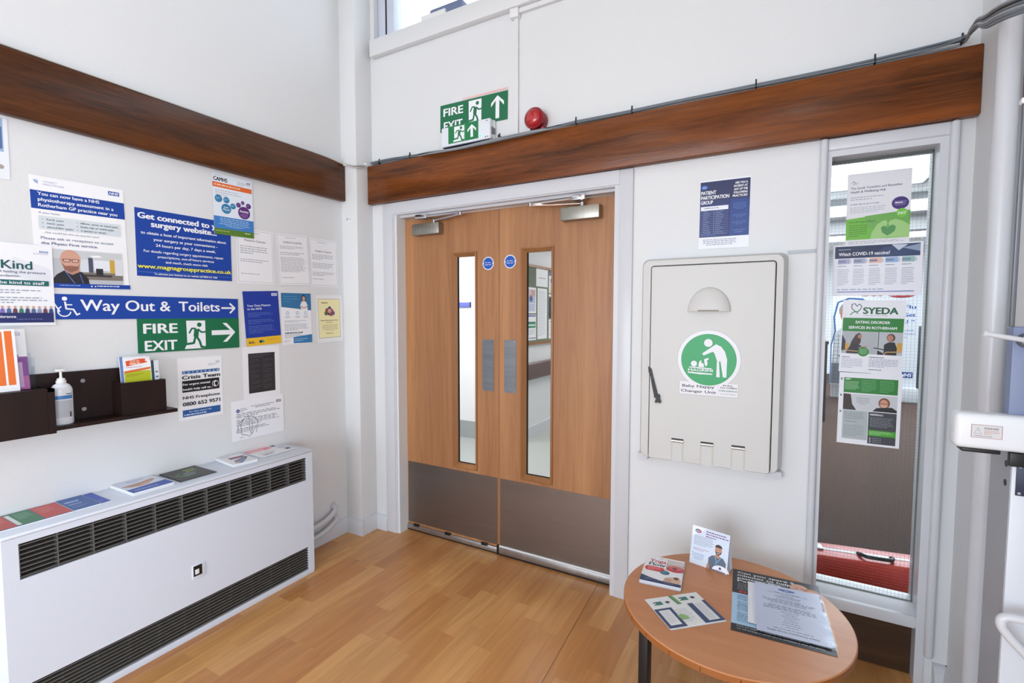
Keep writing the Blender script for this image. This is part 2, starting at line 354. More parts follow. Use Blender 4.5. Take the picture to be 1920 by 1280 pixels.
# baseboards
def skirt(name,a,b_,n,h=.098,t=.02):
    """a->b_ along the wall foot, n = room side"""
    a=Vector((*a,0)); b2=Vector((*b_,0)); n=Vector((*n,0)); q=P()
    pr=[(0,0),(t,0),(t,h*.62),(t*.75,h*.80),(t*.45,h*.96),(t*.2,h),(0,h)]
    vs=[p+n*d+Vector((0,0,z)) for p in (a,b2) for d,z in pr]; k=len(pr)
    q.add(vs,[(i,(i+1)%k,k+(i+1)%k,k+i) for i in range(k)]+[list(range(k))[::-1],list(range(k,2*k))]); return q.build(name,GLOSSW)
struct(skirt('baseboard_left',(XL,-5.8),(XL,-.215),(1,0)))
struct(skirt('baseboard_pier',(XL,-.215),(-.183,-.215),(0,-1)))
struct(skirt('baseboard_pier_side',(-.203,-.215),(-.203,-.08),(1,0)))
struct(skirt('baseboard_back',(-.203,W),(-.1,W),(0,-1)))
struct(skirt('baseboard_back_middle',(1.50,W),(2.262,W),(0,-1)))
struct(skirt('baseboard_corner',(2.684,W),(2.727,W),(0,-1),h=.105,t=.05))
struct(skirt('baseboard_right',(2.727,-1.7),(2.727,W),(-1,0),h=.105))
# door lining and architrave
b=P()
b.rbox(-.105,-.025,-.0925,W+.001,0,2.1335,r=.004); b.rbox(1.436,1.504,-.0925,W+.001,0,2.1335,r=.004); b.box(-.0255,1.4365,-.0924,W+.001,2.065,2.1334)
b.box(-.04,-.016,-.086,.06,0,2.085); b.box(-.02,-.003,-.048,-.002,0,2.062); b.box(1.412,1.45,-.0861,.06,0,2.085); b.box(1.4035,1.414,-.05,-.003,0,2.062)
b.box(-.0401,1.4501,-.0859,.06,2.058,2.0851); b.box(-.01,1.41,-.05,-.003,2.0445,2.06)
struct(b.build('trim_4',GLOSSW),'white gloss door frame and architrave','door frame')
# sidelight frame
b=P()
b.rbox(2.257,2.284,-.112,W+.001,.0,2.134,r=.011,seg=4); b.rbox(2.654,2.681,-.112,W+.001,.125,2.134,r=.011,seg=4)
b.box(2.282,2.299,-.09,.05,0,2.134); b.box(2.629,2.656,-.09,.05,0,2.134)
b.box(2.299,2.629,-.09,.05,2.062,2.10); b.rbox(2.28,2.66,-.097,-.07,2.085,2.1345,r=.008,seg=3)
b.rbox(2.299,2.629,-.092,-.005,.222,.268,r=.004)
b.prism([(-.09,.262),(-.012,.292),(.05,.292),(.05,.23),(-.09,.23)],lambda a,c,d:(d,a,c),2.299,2.629)
struct(b.build('trim_5',GLOSSW),'white gloss frame around the narrow wired-glass window','window frame')
struct(box('trim_6',DARKW,None,2.297,2.631,-.032,-.01,.004,.224),'dark brown wooden kick panel under the narrow window','panel')
win=P(); win.box(2.296,2.632,-.012,-.006,.268,2.066); win=struct(win.build('window_1',WGLASS),'narrow wired-glass window beside the changer unit','window')
b=P(); k=.0006
for i in range(27): b.box(2.299+i*.0125,2.299+i*.0125+k*.62,-.0135,-.0125,.292,2.062)
for i in range(142): b.box(2.299,2.629,-.0132,-.0127,.296+i*.01245,.296+i*.01245+k*.62)
b.build('wire_grid',WIRE,win)
b=P(); b.box(2.30,2.628,-.016,-.0122,2.052,2.062); b.box(2.6255,2.629,-.016,-.0122,.292,2.062); b.box(2.299,2.629,-.016,-.0122,.290,.294)
b.build('putty_line',mat('old_putty','#5b625c',.6),win)
# clerestory window
w2=P()
w2.box(-.17,2.66,-.012,-.004,3.15,3.95); w2=struct(w2.build('window_2',GLASS),'high clerestory window above the doors','window')
b=P()
for x0,x1 in ((-.168,-.105),(-.095,-.035),(1.2,1.27),(2.6,2.66)): b.rbox(x0,x1,-.045,.03,3.15,3.95,r=.004)
b.rbox(-.168,2.66,-.04,.03,3.148,3.185,r=.004); b.rbox(-.168,2.66,-.04,.03,3.90,3.95,r=.004)
b.build('window_frame',mat('grey_white_frame','#c9cfde',.35),w2)
box('gasket',DARK,w2,-.106,-.094,-.044,.02,3.16,3.94)
b=P(); b.rbox(-.172,2.726,-.122,W+.001,3.048,3.148,r=.004); b.box(-.17,2.66,W,-.002,3.118,3.148)
struct(b.build('trim_7',PAINT),'painted sill board under the high window','window sill')
box('sill_parcel',WHITE,None,.215,.392,-.085,-.01,3.148,3.202,loc=(.3,-.05,3.148),r=.004)
tag(bpy.data.objects['sill_parcel'],'flat white box lying on the high window sill','box')
b=P(); b.rbox(.262,.50,-.07,.0,3.148,3.236,r=.016,seg=3); b.cyl((.31,-.035,3.236),(.46,-.035,3.236),.010)
tag(b.build('sill_bag',mat('blue_grey_cloth','#6d7a9a',.6),loc=(.38,-.03,3.148)),'blue-grey folded item behind the white box on the sill','bag')

# ================================================================ DOUBLE DOORS
def disc_sticker(parent,x,z):
    b=P(); b.cyl((x,-.0012,z),(x,.0004,z),.0385,seg=40); d=b.build('sign_disc',ink('#dfe4ee'),parent)
    s=Sheet(.07,.07,.0003,'#1454b8'); s.b=MB(); s.mats=[]
    s.C(50,50,47,'#1454b8',n=40); s.C(6,50,5,'#e8edf5',n=12); s.C(94,50,5,'#e8edf5',n=12)
    s.T('Fire door',50,47,9,'#f2f5fa','c',fit=58,bold=.02); s.T('keep shut',50,64,9,'#f2f5fa','c',fit=62,bold=.02)
    q=Vector(parent['_o']); M=Matrix(((1,0,0,x-.035-q.x),(0,0,-1,-.0014-q.y),(0,1,0,z+.035-q.z),(0,0,0,1)))
    o=s.as_part('sign_print',d,M)
def leaf(n,x0,x1,vx0,vx1,hinge,label):
    t=thing('door_%d'%n,label,'door',((x0+x1)/2,.02,0)); t['kind']='structure'
    z0,z1=.012,2.04; b=P(); g=.016
    a0,a1,c0,c1=vx0+g,vx1-g,.498,1.792
    b.box(x0,a0,0,.044,z0,z1); b.box(a1,x1,0,.044,z0,z1); b.box(a0,a1,0,.044,z0,c0); b.box(a0,a1,0,.044,c1,z1)
    b.build('door_leaf',VENEER,t)
    # mitred bead round the glass
    b=P(); o=[(vx0,.483),(vx1,.483),(vx1,1.808),(vx0,1.808)]; i=[(vx0+.03,.512),(vx1-.022,.512),(vx1-.022,1.782),(vx0+.03,1.782)]
    def ring(yo,yi,A,B):
        vs=[(p[0],yo,p[1]) for p in A]+[(p[0],yi,p[1]) for p in B]; b.add(vs,[(k,(k+1)%4,4+(k+1)%4,4+k) for k in range(4)])
    mid=[(p[0]+(.008 if k in (0,3) else -.008),p[1]+(.008 if k<2 else -.008)) for k,p in enumerate(o)]
    ring(0,-.007,o,o); ring(-.007,-.009,o,mid); ring(-.009,.014,mid,i); ring(.014,.03,i,i)
    b.build('glazing_bead',VENEER2,t)
    b=P(); x=vx0+.03; b.box(x,x+.006,.0145,.024,.512,1.782); b.box(x,vx1-.022,.0145,.024,.512,.516); b.build('gasket',DARK,t)
    box('vision_glass',GLASS,t,vx0+.012,vx1-.012,.020,.025,.495,1.795)
    box('kick_plate',KICK,t,x0+.006,x1-.008,-.0016,.0,.058 if n==1 else .052,.464)
    px0,px1=(.589,.668) if n==1 else (.740,.818)
    pp=box('push_plate',PUSH,t,px0,px1,-.0018,0,.98,1.286)
    for sx in (px0+.008,px1-.008):
        for sz in (.988,1.278): b=P(); b.cyl((sx,-.0032,sz),(sx,-.001,sz),.0032,seg=10); b.build('screw',CHROME,pp)
    disc_sticker(t,.631 if n==1 else .778,1.732 if n==1 else 1.735)
    # drop seal
    if n==1:
        s=box('drop_seal',ALU,t,x0+.002,x1-.008,-.012,0,.012,.044,r=.002)
        b=P()
        for q in (.055,.31,.585): b.rbox(q,q+.045,-.015,-.003,.036,.052,r=.002)
        b.box(x1-.0085,x1+.003,-.013,0,.004,.06); b.box(x0,x1,-.008,0,.004,.012); b.build('seal_clip',BLACK,s)
    else:
        s=box('drop_seal',ALU,t,x0+.004,x1-.006,-.016,0,.014,.052,r=.002); box('brush',BLACK,s,x0+.004,x1-.006,-.012,-.002,.003,.014)
        box('cover_strip',WHITE,s,x0+.004,x1-.006,-.013,-.002,.052,.061,r=.002)
    # closer
    cx0,cx1=(.098,.308) if n==1 else (1.108,1.322)
    c=P(); c.rbox(cx0,cx1,-.052,0,1.926,1.995,r=.005); c=c.build('door_closer',CLOSER,t)
    kx=cx0+.16 if n==1 else cx0+.115; ex=.485 if n==1 else .945; bx=(.15,.235) if n==1 else (1.185,1.255)
    b=P(); b.cyl((kx,-.03,1.995),(kx,-.03,2.014),.011); b.tube([(kx,-.03,2.01),(kx+(ex-kx)*.5,-.05,2.014),(ex,-.075,2.02)],.0075,8,sub=2)
    b.cyl((ex,-.075,2.012),(ex,-.075,2.03),.012); b.tube([(ex,-.073,2.026),((bx[0]+bx[1])/2,-.07,2.030)],.006,8,sub=1); b.build('closer_arm',CHROME,c)
    b=P(); b.rbox(bx[0],bx[1],-.082,-.052,2.018,2.0445,r=.003); b.build('closer_bracket',CHROME,c)
    return t
leaf(1,.0,.7035,.371,.553,'l','left leaf of the cherry veneer double doors')
leaf(2,.7065,1.403,.849,1.051,'r','right leaf of the cherry veneer double doors')

# ================================================================ BEYOND THE DOORS
struct(box('floor_corridor',CARPG,None,-3.2,1.95,.044,9.5,-.1,0),'pale grey corridor carpet beyond the doors','floor')
b=P(); b.box(-.7,-.412,2.1905,9.39,0,2.395,0); b.add([(-.7,2.19,0),(-.412,2.19,0),(-.412,2.19,2.395),(-.7,2.19,2.395)],[(0,1,2,3)],1)
struct(b.build('wall_corridor_left',[PAINT,mat('bright_white_paint','#f4f4f6',.6)]),'white corridor wall carrying the noticeboard','wall')
struct(box('wall_corridor_face',mat('bright_white_paint','#f4f4f6',.6),None,-3.2,-.7005,2.19,2.4,0,2.4),'white corridor wall facing the left door','wall')
struct(box('wall_corridor_end',PAINT,None,-.7,2.1,9.4,9.5,0,2.4)); struct(box('wall_corridor_side',PAINT,None,-3.3,-3.2,.0,2.4,0,2.4)); struct(box('wall_corridor_near',PAINT,None,-3.2,-.55,.02,.12,0,2.4))
struct(box('wall_partition',PAINT,None,1.95,2.1,.12,11.5,0,2.95)); struct(box('ceiling_corridor',TILE,None,-3.2,1.95,.12,9.5,2.4,2.5))
struct(box('baseboard_corridor_face',mat('grey_skirting','#a6abae',.5),None,-3.2,-.401,2.178,2.1898,0,.195)); 
struct(box('baseboard_corridor_left',GLOSSW,None,-.412,-.396,2.1901,9.39,0,.108))
b=P(); b.rbox(-.412,-.352,2.25,8.8,.672,.871,r=.026,seg=4); tag(b.build('bumper_rail',VINYL,loc=(-.38,3,.67)),'padded brown rail along the corridor wall beyond the right door','rail')
b=P(); b.rbox(-1.6,-.964,2.172,2.19,1.514,1.57,r=.002); b.box(-.967,-.963,2.17,2.19,1.512,1.572,1)
tag(b.build('strip_sign',[mat('blue_strip','#6f78d2',.4),BLACK],loc=(-1.2,2.18,1.51)),'narrow blue strip on the white wall seen through left door pane','sign')
nb=thing('notice_board','green felt noticeboard with wooden frame in the corridor','noticeboard',(-.40,3.2,1.08))
box('board',FELT,nb,-.412,-.398,2.36,4.2,1.10,1.985)
b=P(); b.box(-.412,-.388,2.34,4.22,1.075,1.105); b.box(-.412,-.388,2.34,4.22,1.98,2.01); b.box(-.412,-.388,2.34,2.37,1.105,1.98); b.box(-.412,-.388,4.19,4.22,1.105,1.98); b.build('board_frame',VENEER2,nb)
def corr(name,label,y,z,w,h,fn):
    s=Sheet(w,h,.001); fn(s); s.place(name,label,'notice',(-.398,y,z),(0,1,0),(0,0,1),'papers on the corridor noticeboard',.001)
corr('notice','white paper with one red line, top of the corridor noticeboard',2.725,1.975,.325,.21,lambda s:s.G(12,46,88,56,1,'#b86a78',cen=True,ht=.5))
corr('notice','colourful map poster at left of the corridor noticeboard',2.43,1.745,.295,.30,lambda s:(s.R(8,8,92,40,'#d9c7c9'),s.R(10,40,90,60,'#b9c2de'),s.C(55,42,14,'#5a62a0'),s.R(55,10,92,35,'#cfa5a0'),s.R(10,62,90,92,'#c4cbe4')))
corr('notice','paper with blue bar and green panel below the map poster',2.43,1.43,.295,.30,lambda s:(s.R(0,3,96,8,'#4a55b0'),s.R(0,28,95,33,'#2f6a55'),s.R(0,33,95,52,'#3f9272'),s.R(5,38,90,44,'#dfeee8'),s.G(5,58,95,80,4,'#9aa3b8'),s.R(40,90,96,93,'#2b3470')))
corr('notice','long white text sheet in the middle of the corridor noticeboard',2.765,1.745,.265,.61,lambda s:s.G(10,5,90,95,30,'#b9bcc6'))
corr('notice','blue and white poster high on the corridor noticeboard',3.085,1.965,.21,.31,lambda s:(s.R(0,0,100,16,'#2b4a86'),s.R(6,4,90,12,'#56709e'),s.R(20,28,80,44,'#4468a8'),s.G(10,48,90,72,5,'#9aa3b8'),s.R(10,74,60,82,'#d6c85a'),s.R(0,86,100,90,'#14264a')))
corr('notice','dark navy poster midway down the corridor noticeboard',3.085,1.64,.21,.25,lambda s:(s.R(0,0,100,100,'#23223c'),s.G(10,15,80,80,6,'#4a4668')))
corr('notice','white sheet with blue heading at right of the corridor noticeboard',3.085,1.37,.21,.24,lambda s:(s.R(20,10,95,16,'#6a74b0'),s.G(10,25,90,90,8,'#b9bcc6')))

# reception room behind the narrow window
struct(box('floor_reception',CARPB,None,2.1,9,.044,11.5,-.1,0),'brown carpet of the room behind the narrow window','floor')
struct(box('wall_reception_end',PAINT,None,2.1,9,11.5,11.6,0,2.95)); struct(box('wall_reception_right',PAINT,None,9,9.1,0,11.6,0,2.95)); struct(box('wall_reception_near',PAINT,None,2.95,9,.0,.12,0,2.95))
struct(box('ceiling_reception',TILE,None,2.1,9,.12,11.5,2.95,3.05))
PANEL=mat('lit_diffuser','#f4f8ff',.5,emit=4)
for i,(x0,x1,y0,y1) in enumerate(((2.2,4.8,2.5,2.68),(2.2,3.5,3.05,4.7),(3.7,6.5,3.05,5.2),(2.2,7,5.75,6.8),(2.2,8,7.5,9.6))):  # glowing panels enlarged so most of the visible ceiling looks bright
    t=thing('ceiling_light',('slim nearest','small left-hand','broad second','long third','farthest')[i]+' lit ceiling panel behind the narrow window','light',((x0+x1)/2,(y0+y1)/2,2.93),'reception ceiling lights')
    box('diffuser',PANEL,t,x0,x1,y0,y1,2.936,2.944); b=P()
    for q in ((x0-.03,x0,y0-.03,y1+.03),(x1,x1+.03,y0-.03,y1+.03),(x0,x1,y0-.03,y0),(x0,x1,y1,y1+.03)): b.box(*q,2.925,2.95)
    b.build('light_frame',mat('panel_frame','#8f959a',.5),t)
for i,y in enumerate((5.3,6.95)):
    struct(box('trim_%d'%(8+i),mat('grey_bulkhead','#b7babc',.6),None,2.1,9,y,y+.25,2.72,2.95))
BW=1.18
t=thing('display_banner','white health campaign display banner in the far reception room','banner',(3.51,7.6,0))
s=Sheet(BW,1.62,.004,'#d4d9df')
s.T('Get',32,6,4.4,'#a0202c','l',fit=26,bold=.04); s.C(80,3.5,17,'#9a1f2b',ry=4.6); s.T('SAFE',80,5.6,3.6,'#e6dcdc','c',fit=28,bold=.03)
s.T('Flu',84,19,3.6,'#1c50a0','l',fit=12,bold=.03); s.T('Get',82,27,3.6,'#1c50a0','l',fit=14,bold=.03); s.T('it! ”',82,34,3.6,'#1c50a0','l',fit=13,bold=.03); s.G(80,40,97,50,3,'#7f95b8'); s.nhs(81,83,96,89,'#1c3f86')
M=Matrix(((1,0,0,-BW/2),(0,0,-1,0),(0,1,0,1.84),(0,0,0,1)))
s.as_part('banner_panel',t,M)
b=P(); b.rbox(3.86,4.12,7.5,7.75,0,.24,r=.02); b.box(2.95,4.07,7.61,7.70,.0,.30); b.build('banner_base',mat('pale_base','#c8ccd0',.5),t)
b=P(); b.rbox(4.11,4.15,7.60,7.66,.2,1.25,r=.006); b.build('banner_pole',mat('dark_pole','#2a2d32',.4),t)
# cut-out of a man, printed on board and standing by the banner
t=thing('cutout_figure','cardboard cut-out of grey-haired person in checked shirt by the banner','cut-out',(3.16,7.3,0))
s=Sheet(.60,1.42,.004,'#e9eef4'); s.b=MB(); s.mats=[]
s.Y([(14,4),(40,-1),(72,0),(95,8),(98,30),(100,55),(96,100),(4,100),(2,55),(10,38),(6,22)],'#2f5f9a'); s.Y([(18,5),(42,1),(70,2),(90,9),(94,30),(96,55),(94,100),(6,100),(5,55),(14,38),(10,22)],'#e6ebf2')
s.C(46,14,27,'#8f8a86',ry=11); s.C(47,18,25,'#b0766a',ry=13); s.Y([(36,24),(72,24),(70,34),(52,38),(38,34)],'#b07a6a'); s.R(26,16.6,66,18.4,'#5a4a44'); s.K([(44,24),(54,25.4),(64,24)],3,'#7c4a42')
s.Y([(12,40),(34,31),(54,40),(72,31),(95,40),(96,76),(6,76)],'#b9bdc0'); s.R(6,76,95,100,'#565b64')
for k in range(9): s.K([(10+k*10,42),(8+k*10.5,99)],1.4,'#6d7278')
for k in range(13): s.K([(8,44+k*4.4),(94,44+k*4.4)],1.2,'#6d7278')
s.as_part('print',t,Matrix(((1,0,0,-.28),(0,0,-1,0),(0,1,0,1.70),(0,0,0,1))))
b=P(); b.prism([(4,100),(96,100),(100,55),(98,30),(95,8),(72,0),(40,0),(14,4),(6,22),(10,38),(2,55)],lambda a,c,d:(2.88+a/100*.60,7.3-d,1.70-c/100*1.42),-.012,-.001); b.build('backing_board',mat('card','#cfc9bd',.7),t)
b=P(); b.box(3.11,3.21,7.315,7.58,0,.05); b.box(3.15,3.17,7.313,7.5,.04,.8); b.build('easel_foot',mat('card','#cfc9bd',.7),t)
t=thing('desk','dark desk end glimpsed at the left edge of the narrow window','desk',(2.75,5.6,0))
box('desk_top',mat('dark_desk','#2e2c2e',.5),t,2.12,2.71,5.2,6.0,1.04,1.08); box('desk_end',mat('dark_desk','#2e2c2e',.5),t,2.67,2.70,5.22,5.98,0,1.04); box('modesty_panel',mat('dark_desk','#2e2c2e',.5),t,2.12,2.67,5.24,5.26,.2,1.04)
# red case below the window
a=math.radians(9.5); M=Matrix.Translation((2.317,.222,0))@Matrix.Rotation(a,4,'Z')
t=thing('red_case','red plastic case with black handle behind the narrow window','case',None,mtx=M)
b=P(); b.rbox(-.16,.80,.0,.16,0,.30,r=.012,seg=4); b.build('case_body',RED,t)
b=P(); b.rbox(-.155,.795,.07,.094,.29,.3025,r=.003); b.build('lid_seam',WHITE,t)
b=P(); b.tube([(.19,.08,.302),(.195,.05,.312),(.21,.022,.316),(.25,.018,.316),(.29,.018,.316),(.305,.022,.316),(.318,.05,.312),(.322,.08,.302)],.0085,10); b.build('handle',BLACK,t)
b=P(); b.rbox(.018,.046,.062,.118,.297,.310,r=.004); b.build('clasp',ALU,t)

# ================================================================ LEFT WALL: SIGNS AND POSTERS
NV='#1d2b5e'; BL='#0a3f9e'; WHT='#eef0f5'; GR='#0d6b45'; SG='#8f95a2'; LG='#b0b5c0'
s=Sheet(.785,.0995,.003,BL)
s.K([(4.5,70),(6.8,30),(9.3,70)],.6,WHT); s.C(11.3,18,1.05,WHT)
s.K([(11.4,30),(11.8,58),(14.6,60),(15.9,82),(17.2,76)],.75,WHT); s.K([(11.6,42),(14.2,42)],.6,WHT)
s.K([(11.0+2.5*math.cos(math.radians(a)),68-2.5*7.9*math.sin(math.radians(a))) for a in range(115,360,15)],.55,WHT)
s.T('Way Out',17.6,65,45,WHT,fit=33.6,bold=.018); s.T('&',54,65,45,WHT,fit=5.3,bold=.018); s.T('Toilets',64,65,45,WHT,fit=23.8,bold=.018)
s.K([(89,48),(97,48)],1.1,WHT); s.K([(94.4,24),(97.6,48),(94.4,74)],1.1,WHT)
onleft(s,'direction_sign','long blue sign reading Way Out & Toilets with wheelchair symbol',-1.70,1.512,cat='sign')
def fire_exit(up=False):
    s=Sheet(.455,.153,.003,GR)
    s.T('FIRE',5.3,43,28,WHT,fit=30,bold=.03); s.T('EXIT',6,94,29,WHT,fit=28.5,bold=.03)
    s.runman(44,7,63,95,WHT,GR)
    if up: s.arrow(86,10,27,9,2.6,WHT,'u')
    else: s.arrow(95.5,47,26,10.5,2.6,WHT)
    return s
onleft(fire_exit(),'exit_sign','green FIRE EXIT sign with right arrow under the blue sign',-1.369,1.413,cat='sign')
# physiotherapy poster (A3)
s=Sheet(.297,.424,.0008)
s.C(6.5,5,2.2,'#aebbe0'); s.K([(4,4),(8,7)],1.2,'#8fa2d6'); s.T('CONNECT',13,5.2,1.5,'#8a98c4',fit=14); s.T('HEALTHCARE',13,7.6,1.5,'#8a98c4',fit=21)
s.nhs(82,3.2,95,7); s.R(0,13,100,29.2,BL)
s.T('You can now have a NHS',7,17,2.9,WHT,fit=64,bold=.025); s.T('physiotherapy assessment in a',7,22,2.9,WHT,fit=80,bold=.025); s.T('Rotherham GP practice near you',7,27,2.9,WHT,fit=84,bold=.025)
s.T('If you have:',7,33,1.6,'#5a6480',fit=21); s.R(6,35,94,47,'#d3dde3')
for k,tx in enumerate(('back pain','neck pain','shoulder pain')): s.C(10,38+k*3.4,.5,'#444c60'); s.T(tx,14,38.8+k*3.4,1.8,'#444c60',fit=(17,17,26)[k],bold=.01)
for k,tx in enumerate(('elbow, wrist or hand pain','knee, hip or ankle pain','a sprain or strain')): s.C(45,38+k*3.4,.5,'#444c60'); s.T(tx,48.5,38.8+k*3.4,1.8,'#444c60',fit=(42,37,28)[k],bold=.01)
s.T('...this could be the service for you!',9,50.3,1.5,'#5a6480',fit=59); s.T('Please ask at reception to access',7,55.8,2.3,'#35447c',fit=77); s.T('the Physio First service.',7,60.3,2.3,'#35447c',fit=59,bold=.012)
s.R(15,64,93,96,'#b9bdc3'); s.R(15,64,93,72,'#c8ccd0'); s.R(60,72,80,82,'#e2e6ee'); s.R(78,71,84,86,'#c9a545'); s.R(45,72,58,84,'#d5dae2'); s.R(54,70,59,84,'#4a4f66'); s.R(40,84,93,91,'#7c736c'); s.R(46,86,80,88,'#3a3638'); s.R(62,80,70,86,'#26262c'); s.R(84,70,93,86,'#d9dbe0'); s.Y([(56,68),(66,67.4),(70,69),(60,69.6)],'#f4f6f8')
s.Y([(15,92),(20,87),(30,82),(46,84),(53,90),(54,96),(15,96)],'#23232b'); s.Y([(28,78),(44,78),(44,84),(36,87),(28,84)],'#b78876')
s.C(35,73,10.8,'#cf9f8c',ry=9.2); s.Y([(25.5,76),(28,82),(35,85),(42,82),(45,76),(42,79),(35,78.4),(29,79)],'#8d6252'); s.C(35,79.6,2.8,'#a85f58',ry=.7); s.K([(26,73.2),(44.5,73.2)],.8,'#2c2830')
for a in (31,40): s.R(a-3.6,72.4,a+3.6,75.4,'#3a343a'); s.R(a-3,72.9,a+3,74.9,'#d8ab98')
s.K([(28,83),(38,95)],1,'#5c74b8'); s.K([(44,86),(47,95)],.8,'#5c74b8')
s.R(0,95.2,101,99.4,BL); s.G(22,96,52,98.6,1,'#8ea6da'); s.G(62,96,98,98.6,1,WHT); s.C(56,97.3,1,WHT); s.C(60,97.3,.8,WHT)
onleft(s,'poster','large white and blue physiotherapy poster with photo of a bald bearded person',-1.696,1.956,rot=1,off=.0006)
# be kind poster
s=Sheet(.206,.303,.0006,'#eff1f6')
for k in range(14): s.K([(46-k*.8,17+k*1.5),(97,30+k*1.5)],.5,'#c2c9dc')
s.nhs(82,7.2,94,9.4,'#5d72b4'); s.T('Rotherham',94,11.4,1.2,'#7c88b0','r',fit=20)
s.T('Be Kind',1,31,10,'#17595c',fit=70,bold=.02); s.T('We are all feeling the pressure',1,36,2.8,'#3a4670',fit=88,bold=.005); s.T('of the pandemic.',1,41,2.8,'#3a4670',fit=54,bold=.005)
s.R(0,44.5,93,51,'#1b6365'); s.T('Please be kind to staff',1,49.4,3.6,WHT,fit=86,bold=.015); s.G(3,56,92,62,2,'#8a92a6'); s.G(3,65,92,74,3,'#8a92a6')
for k,c in enumerate(('#8a3a5a','#3b4a7c','#2d6a66','#7a6ab0','#4c6aa0','#6a3a4a','#2b7a66','#3c4470','#556a90','#8a94b8','#6c3a52','#394a7a')): 
    u=5+k*8.1; s.C(u,77.4,2.0,'#c79a86',n=12); s.Y([(u-3.2,85),(u-2.6,80),(u,78.6),(u+2.6,80),(u+3.2,85)],c)
s.R(0,84.5,97.5,96.5,'#222a66'); s.T('Zero Tolerance',3,90.5,3,WHT,fit=43,bold=.02); s.G(47,91.5,95,94,1,'#6a74a8')
onleft(s,'poster','white Be Kind poster with teal lettering, cut by the left edge',-1.848,1.694,off=.0052)
s=Sheet(.16,.215,.0006,'#e8edf4'); s.R(0,0,92,55,'#9db4d6'); s.R(40,14,90,50,'#55709e'); s.C(78,32,7,'#20283c',ry=12); s.C(86,80,5,'#a8a49a'); s.G(10,62,80,76,3,LG)
onleft(s,'poster','photo notice high on the left edge under the beam',-1.906,2.136,off=.0012)
# website poster A3
s=Sheet(.42,.297,.001,WHT); s.R(0,0,100,100,BL); s.R(.6,93.4,99.4,93.9,'#5f86cf')
s.T('Get connected to your',3,14.5,8.4,WHT,fit=94,bold=.05); s.T('surgery website...',15,25.5,8.4,WHT,fit=68,bold=.05)
s.T('to obtain a host of important information about',49.5,37.3,4.1,WHT,'c',fit=89,bold=.022); s.T('your surgery at your convenience -',50,46,4.1,WHT,'c',fit=67,bold=.022); s.T('24 hours per day, 7 days a week.',50,54.6,4.1,WHT,'c',fit=63,bold=.022)
s.T('For details regarding surgery appointments, repeat',48.5,64,3.7,WHT,'c',fit=83,bold=.015); s.T('prescriptions, out-of-hours services',49.5,71.3,3.7,WHT,'c',fit=59,bold=.015); s.T('and much, much more visit',49.5,78.6,3.7,WHT,'c',fit=44,bold=.015)
s.T('www.magnagrouppractice.co.uk',50,88,6,'#f0ea3c','c',fit=98,bold=.03); s.T('To advertise your business on our website call 0800 612 1408',49,97,2.7,WHT,'c',fit=66,bold=.025)
onleft(s,'poster','blue Get connected to your surgery website poster',-1.361,1.899,off=.0012)
# young people's service poster
s=Sheet(.206,.30,.0006,'#e9eff8'); s.R(0,0,100,100,'#e3ebf6'); s.T('CAMHS',3,12,6,'#17181c',fit=33,bold=.05); s.G(4,2.5,30,4.5,1,'#9a7a6a'); s.nhs(85,4,96,8,'#c6ccd8','#5a6684'); s.G(62,7,97,13,3,SG)
s.R(0,14.5,98,22.5,'#e0692c'); s.G(4,16,94,21,1,'#f3c7ac',ht=.5); s.G(6,26,70,37,3,LG)
for u,v,r in ((13,41,9),(32,41.5,7.6),(48,50,7)): s.C(u,v,r,'#2f7fae'); s.G(u-6,v-2,u+6,v+2,2,'#b8d9ea')
s.C(31,56,12,'#2f7fae'); s.T('Low',31,55,3,WHT,'c',bold=.02); s.T('Mood',31,59,3,WHT,'c',fit=15,bold=.02)
for u,v,r in ((62,46,6),(73,41,4.6),(88,45,6.6)): s.C(u,v,r,'#5d2b7a'); s.G(u-4,v-1.5,u+4,v+1.5,2,'#b79acb')
s.C(76,58,15.5,'#5d2b7a'); s.T('Anxiety',76,57.5,4,WHT,'c',fit=23,bold=.02); s.G(66,60,86,67,3,'#b79acb',cen=True)
s.R(0,70,100,90,'#3d7fc6'); s.G(10,72,92,87,5,'#b7d3ee',cen=True); s.R(0,90,100,100,'#557d28'); s.G(4,93,50,96,1,'#c3d79e'); s.G(76,92,96,96,1,'#dfeac8')
onleft(s,'poster','white and blue poster with blue and purple bubbles overlapping the website poster',-1.026,2.133,rot=.5,off=.004)
# charters
def charter(title,blocks,f,caps):
    s=Sheet(.207,.288,.0006,'#eceef2'); 
    for q in ((3,2.5,97,2.9),(3,96.5,97,96.9),(3,2.5,3.6,97),(96.4,2.5,97,97)): s.R(*q,'#8c97ac')
    s.G(28,6,72,9,1,SG); s.T(title,50,f,3.6,'#4a4e5a','c',fit=58,bold=.008)
    for k,(a,b,n) in enumerate(blocks): s.G(9,a,90,b,n,SG,seed=k+3)
    return s
onleft(charter("Patient's Charter",((31,47,4),(55,62,2),(81,84,1)),23,0),'notice',"leftmost white Patient's Charter sheet, beside the blue website poster",-.911,1.884,rot=0,off=.0008,group='patient charter sheets',cat='notice')
s=charter("PATIENT'S CHARTER",((23,30,3),(35,42,2),(45,75,11),(84,87,1)),18,1)
onleft(s,'notice',"middle Patient's Charter sheet, tilted and densely printed",-.688,1.884,rot=3,off=.003,group='patient charter sheets',cat='notice')
onleft(charter("Patient's Charter",((32,44,4),(50,62,4),(69,78,3),(83,86,1)),27,0),'notice',"rightmost white Patient's Charter sheet, nearest the corner pier",-.470,1.888,rot=1,off=.0008,group='patient charter sheets',cat='notice')
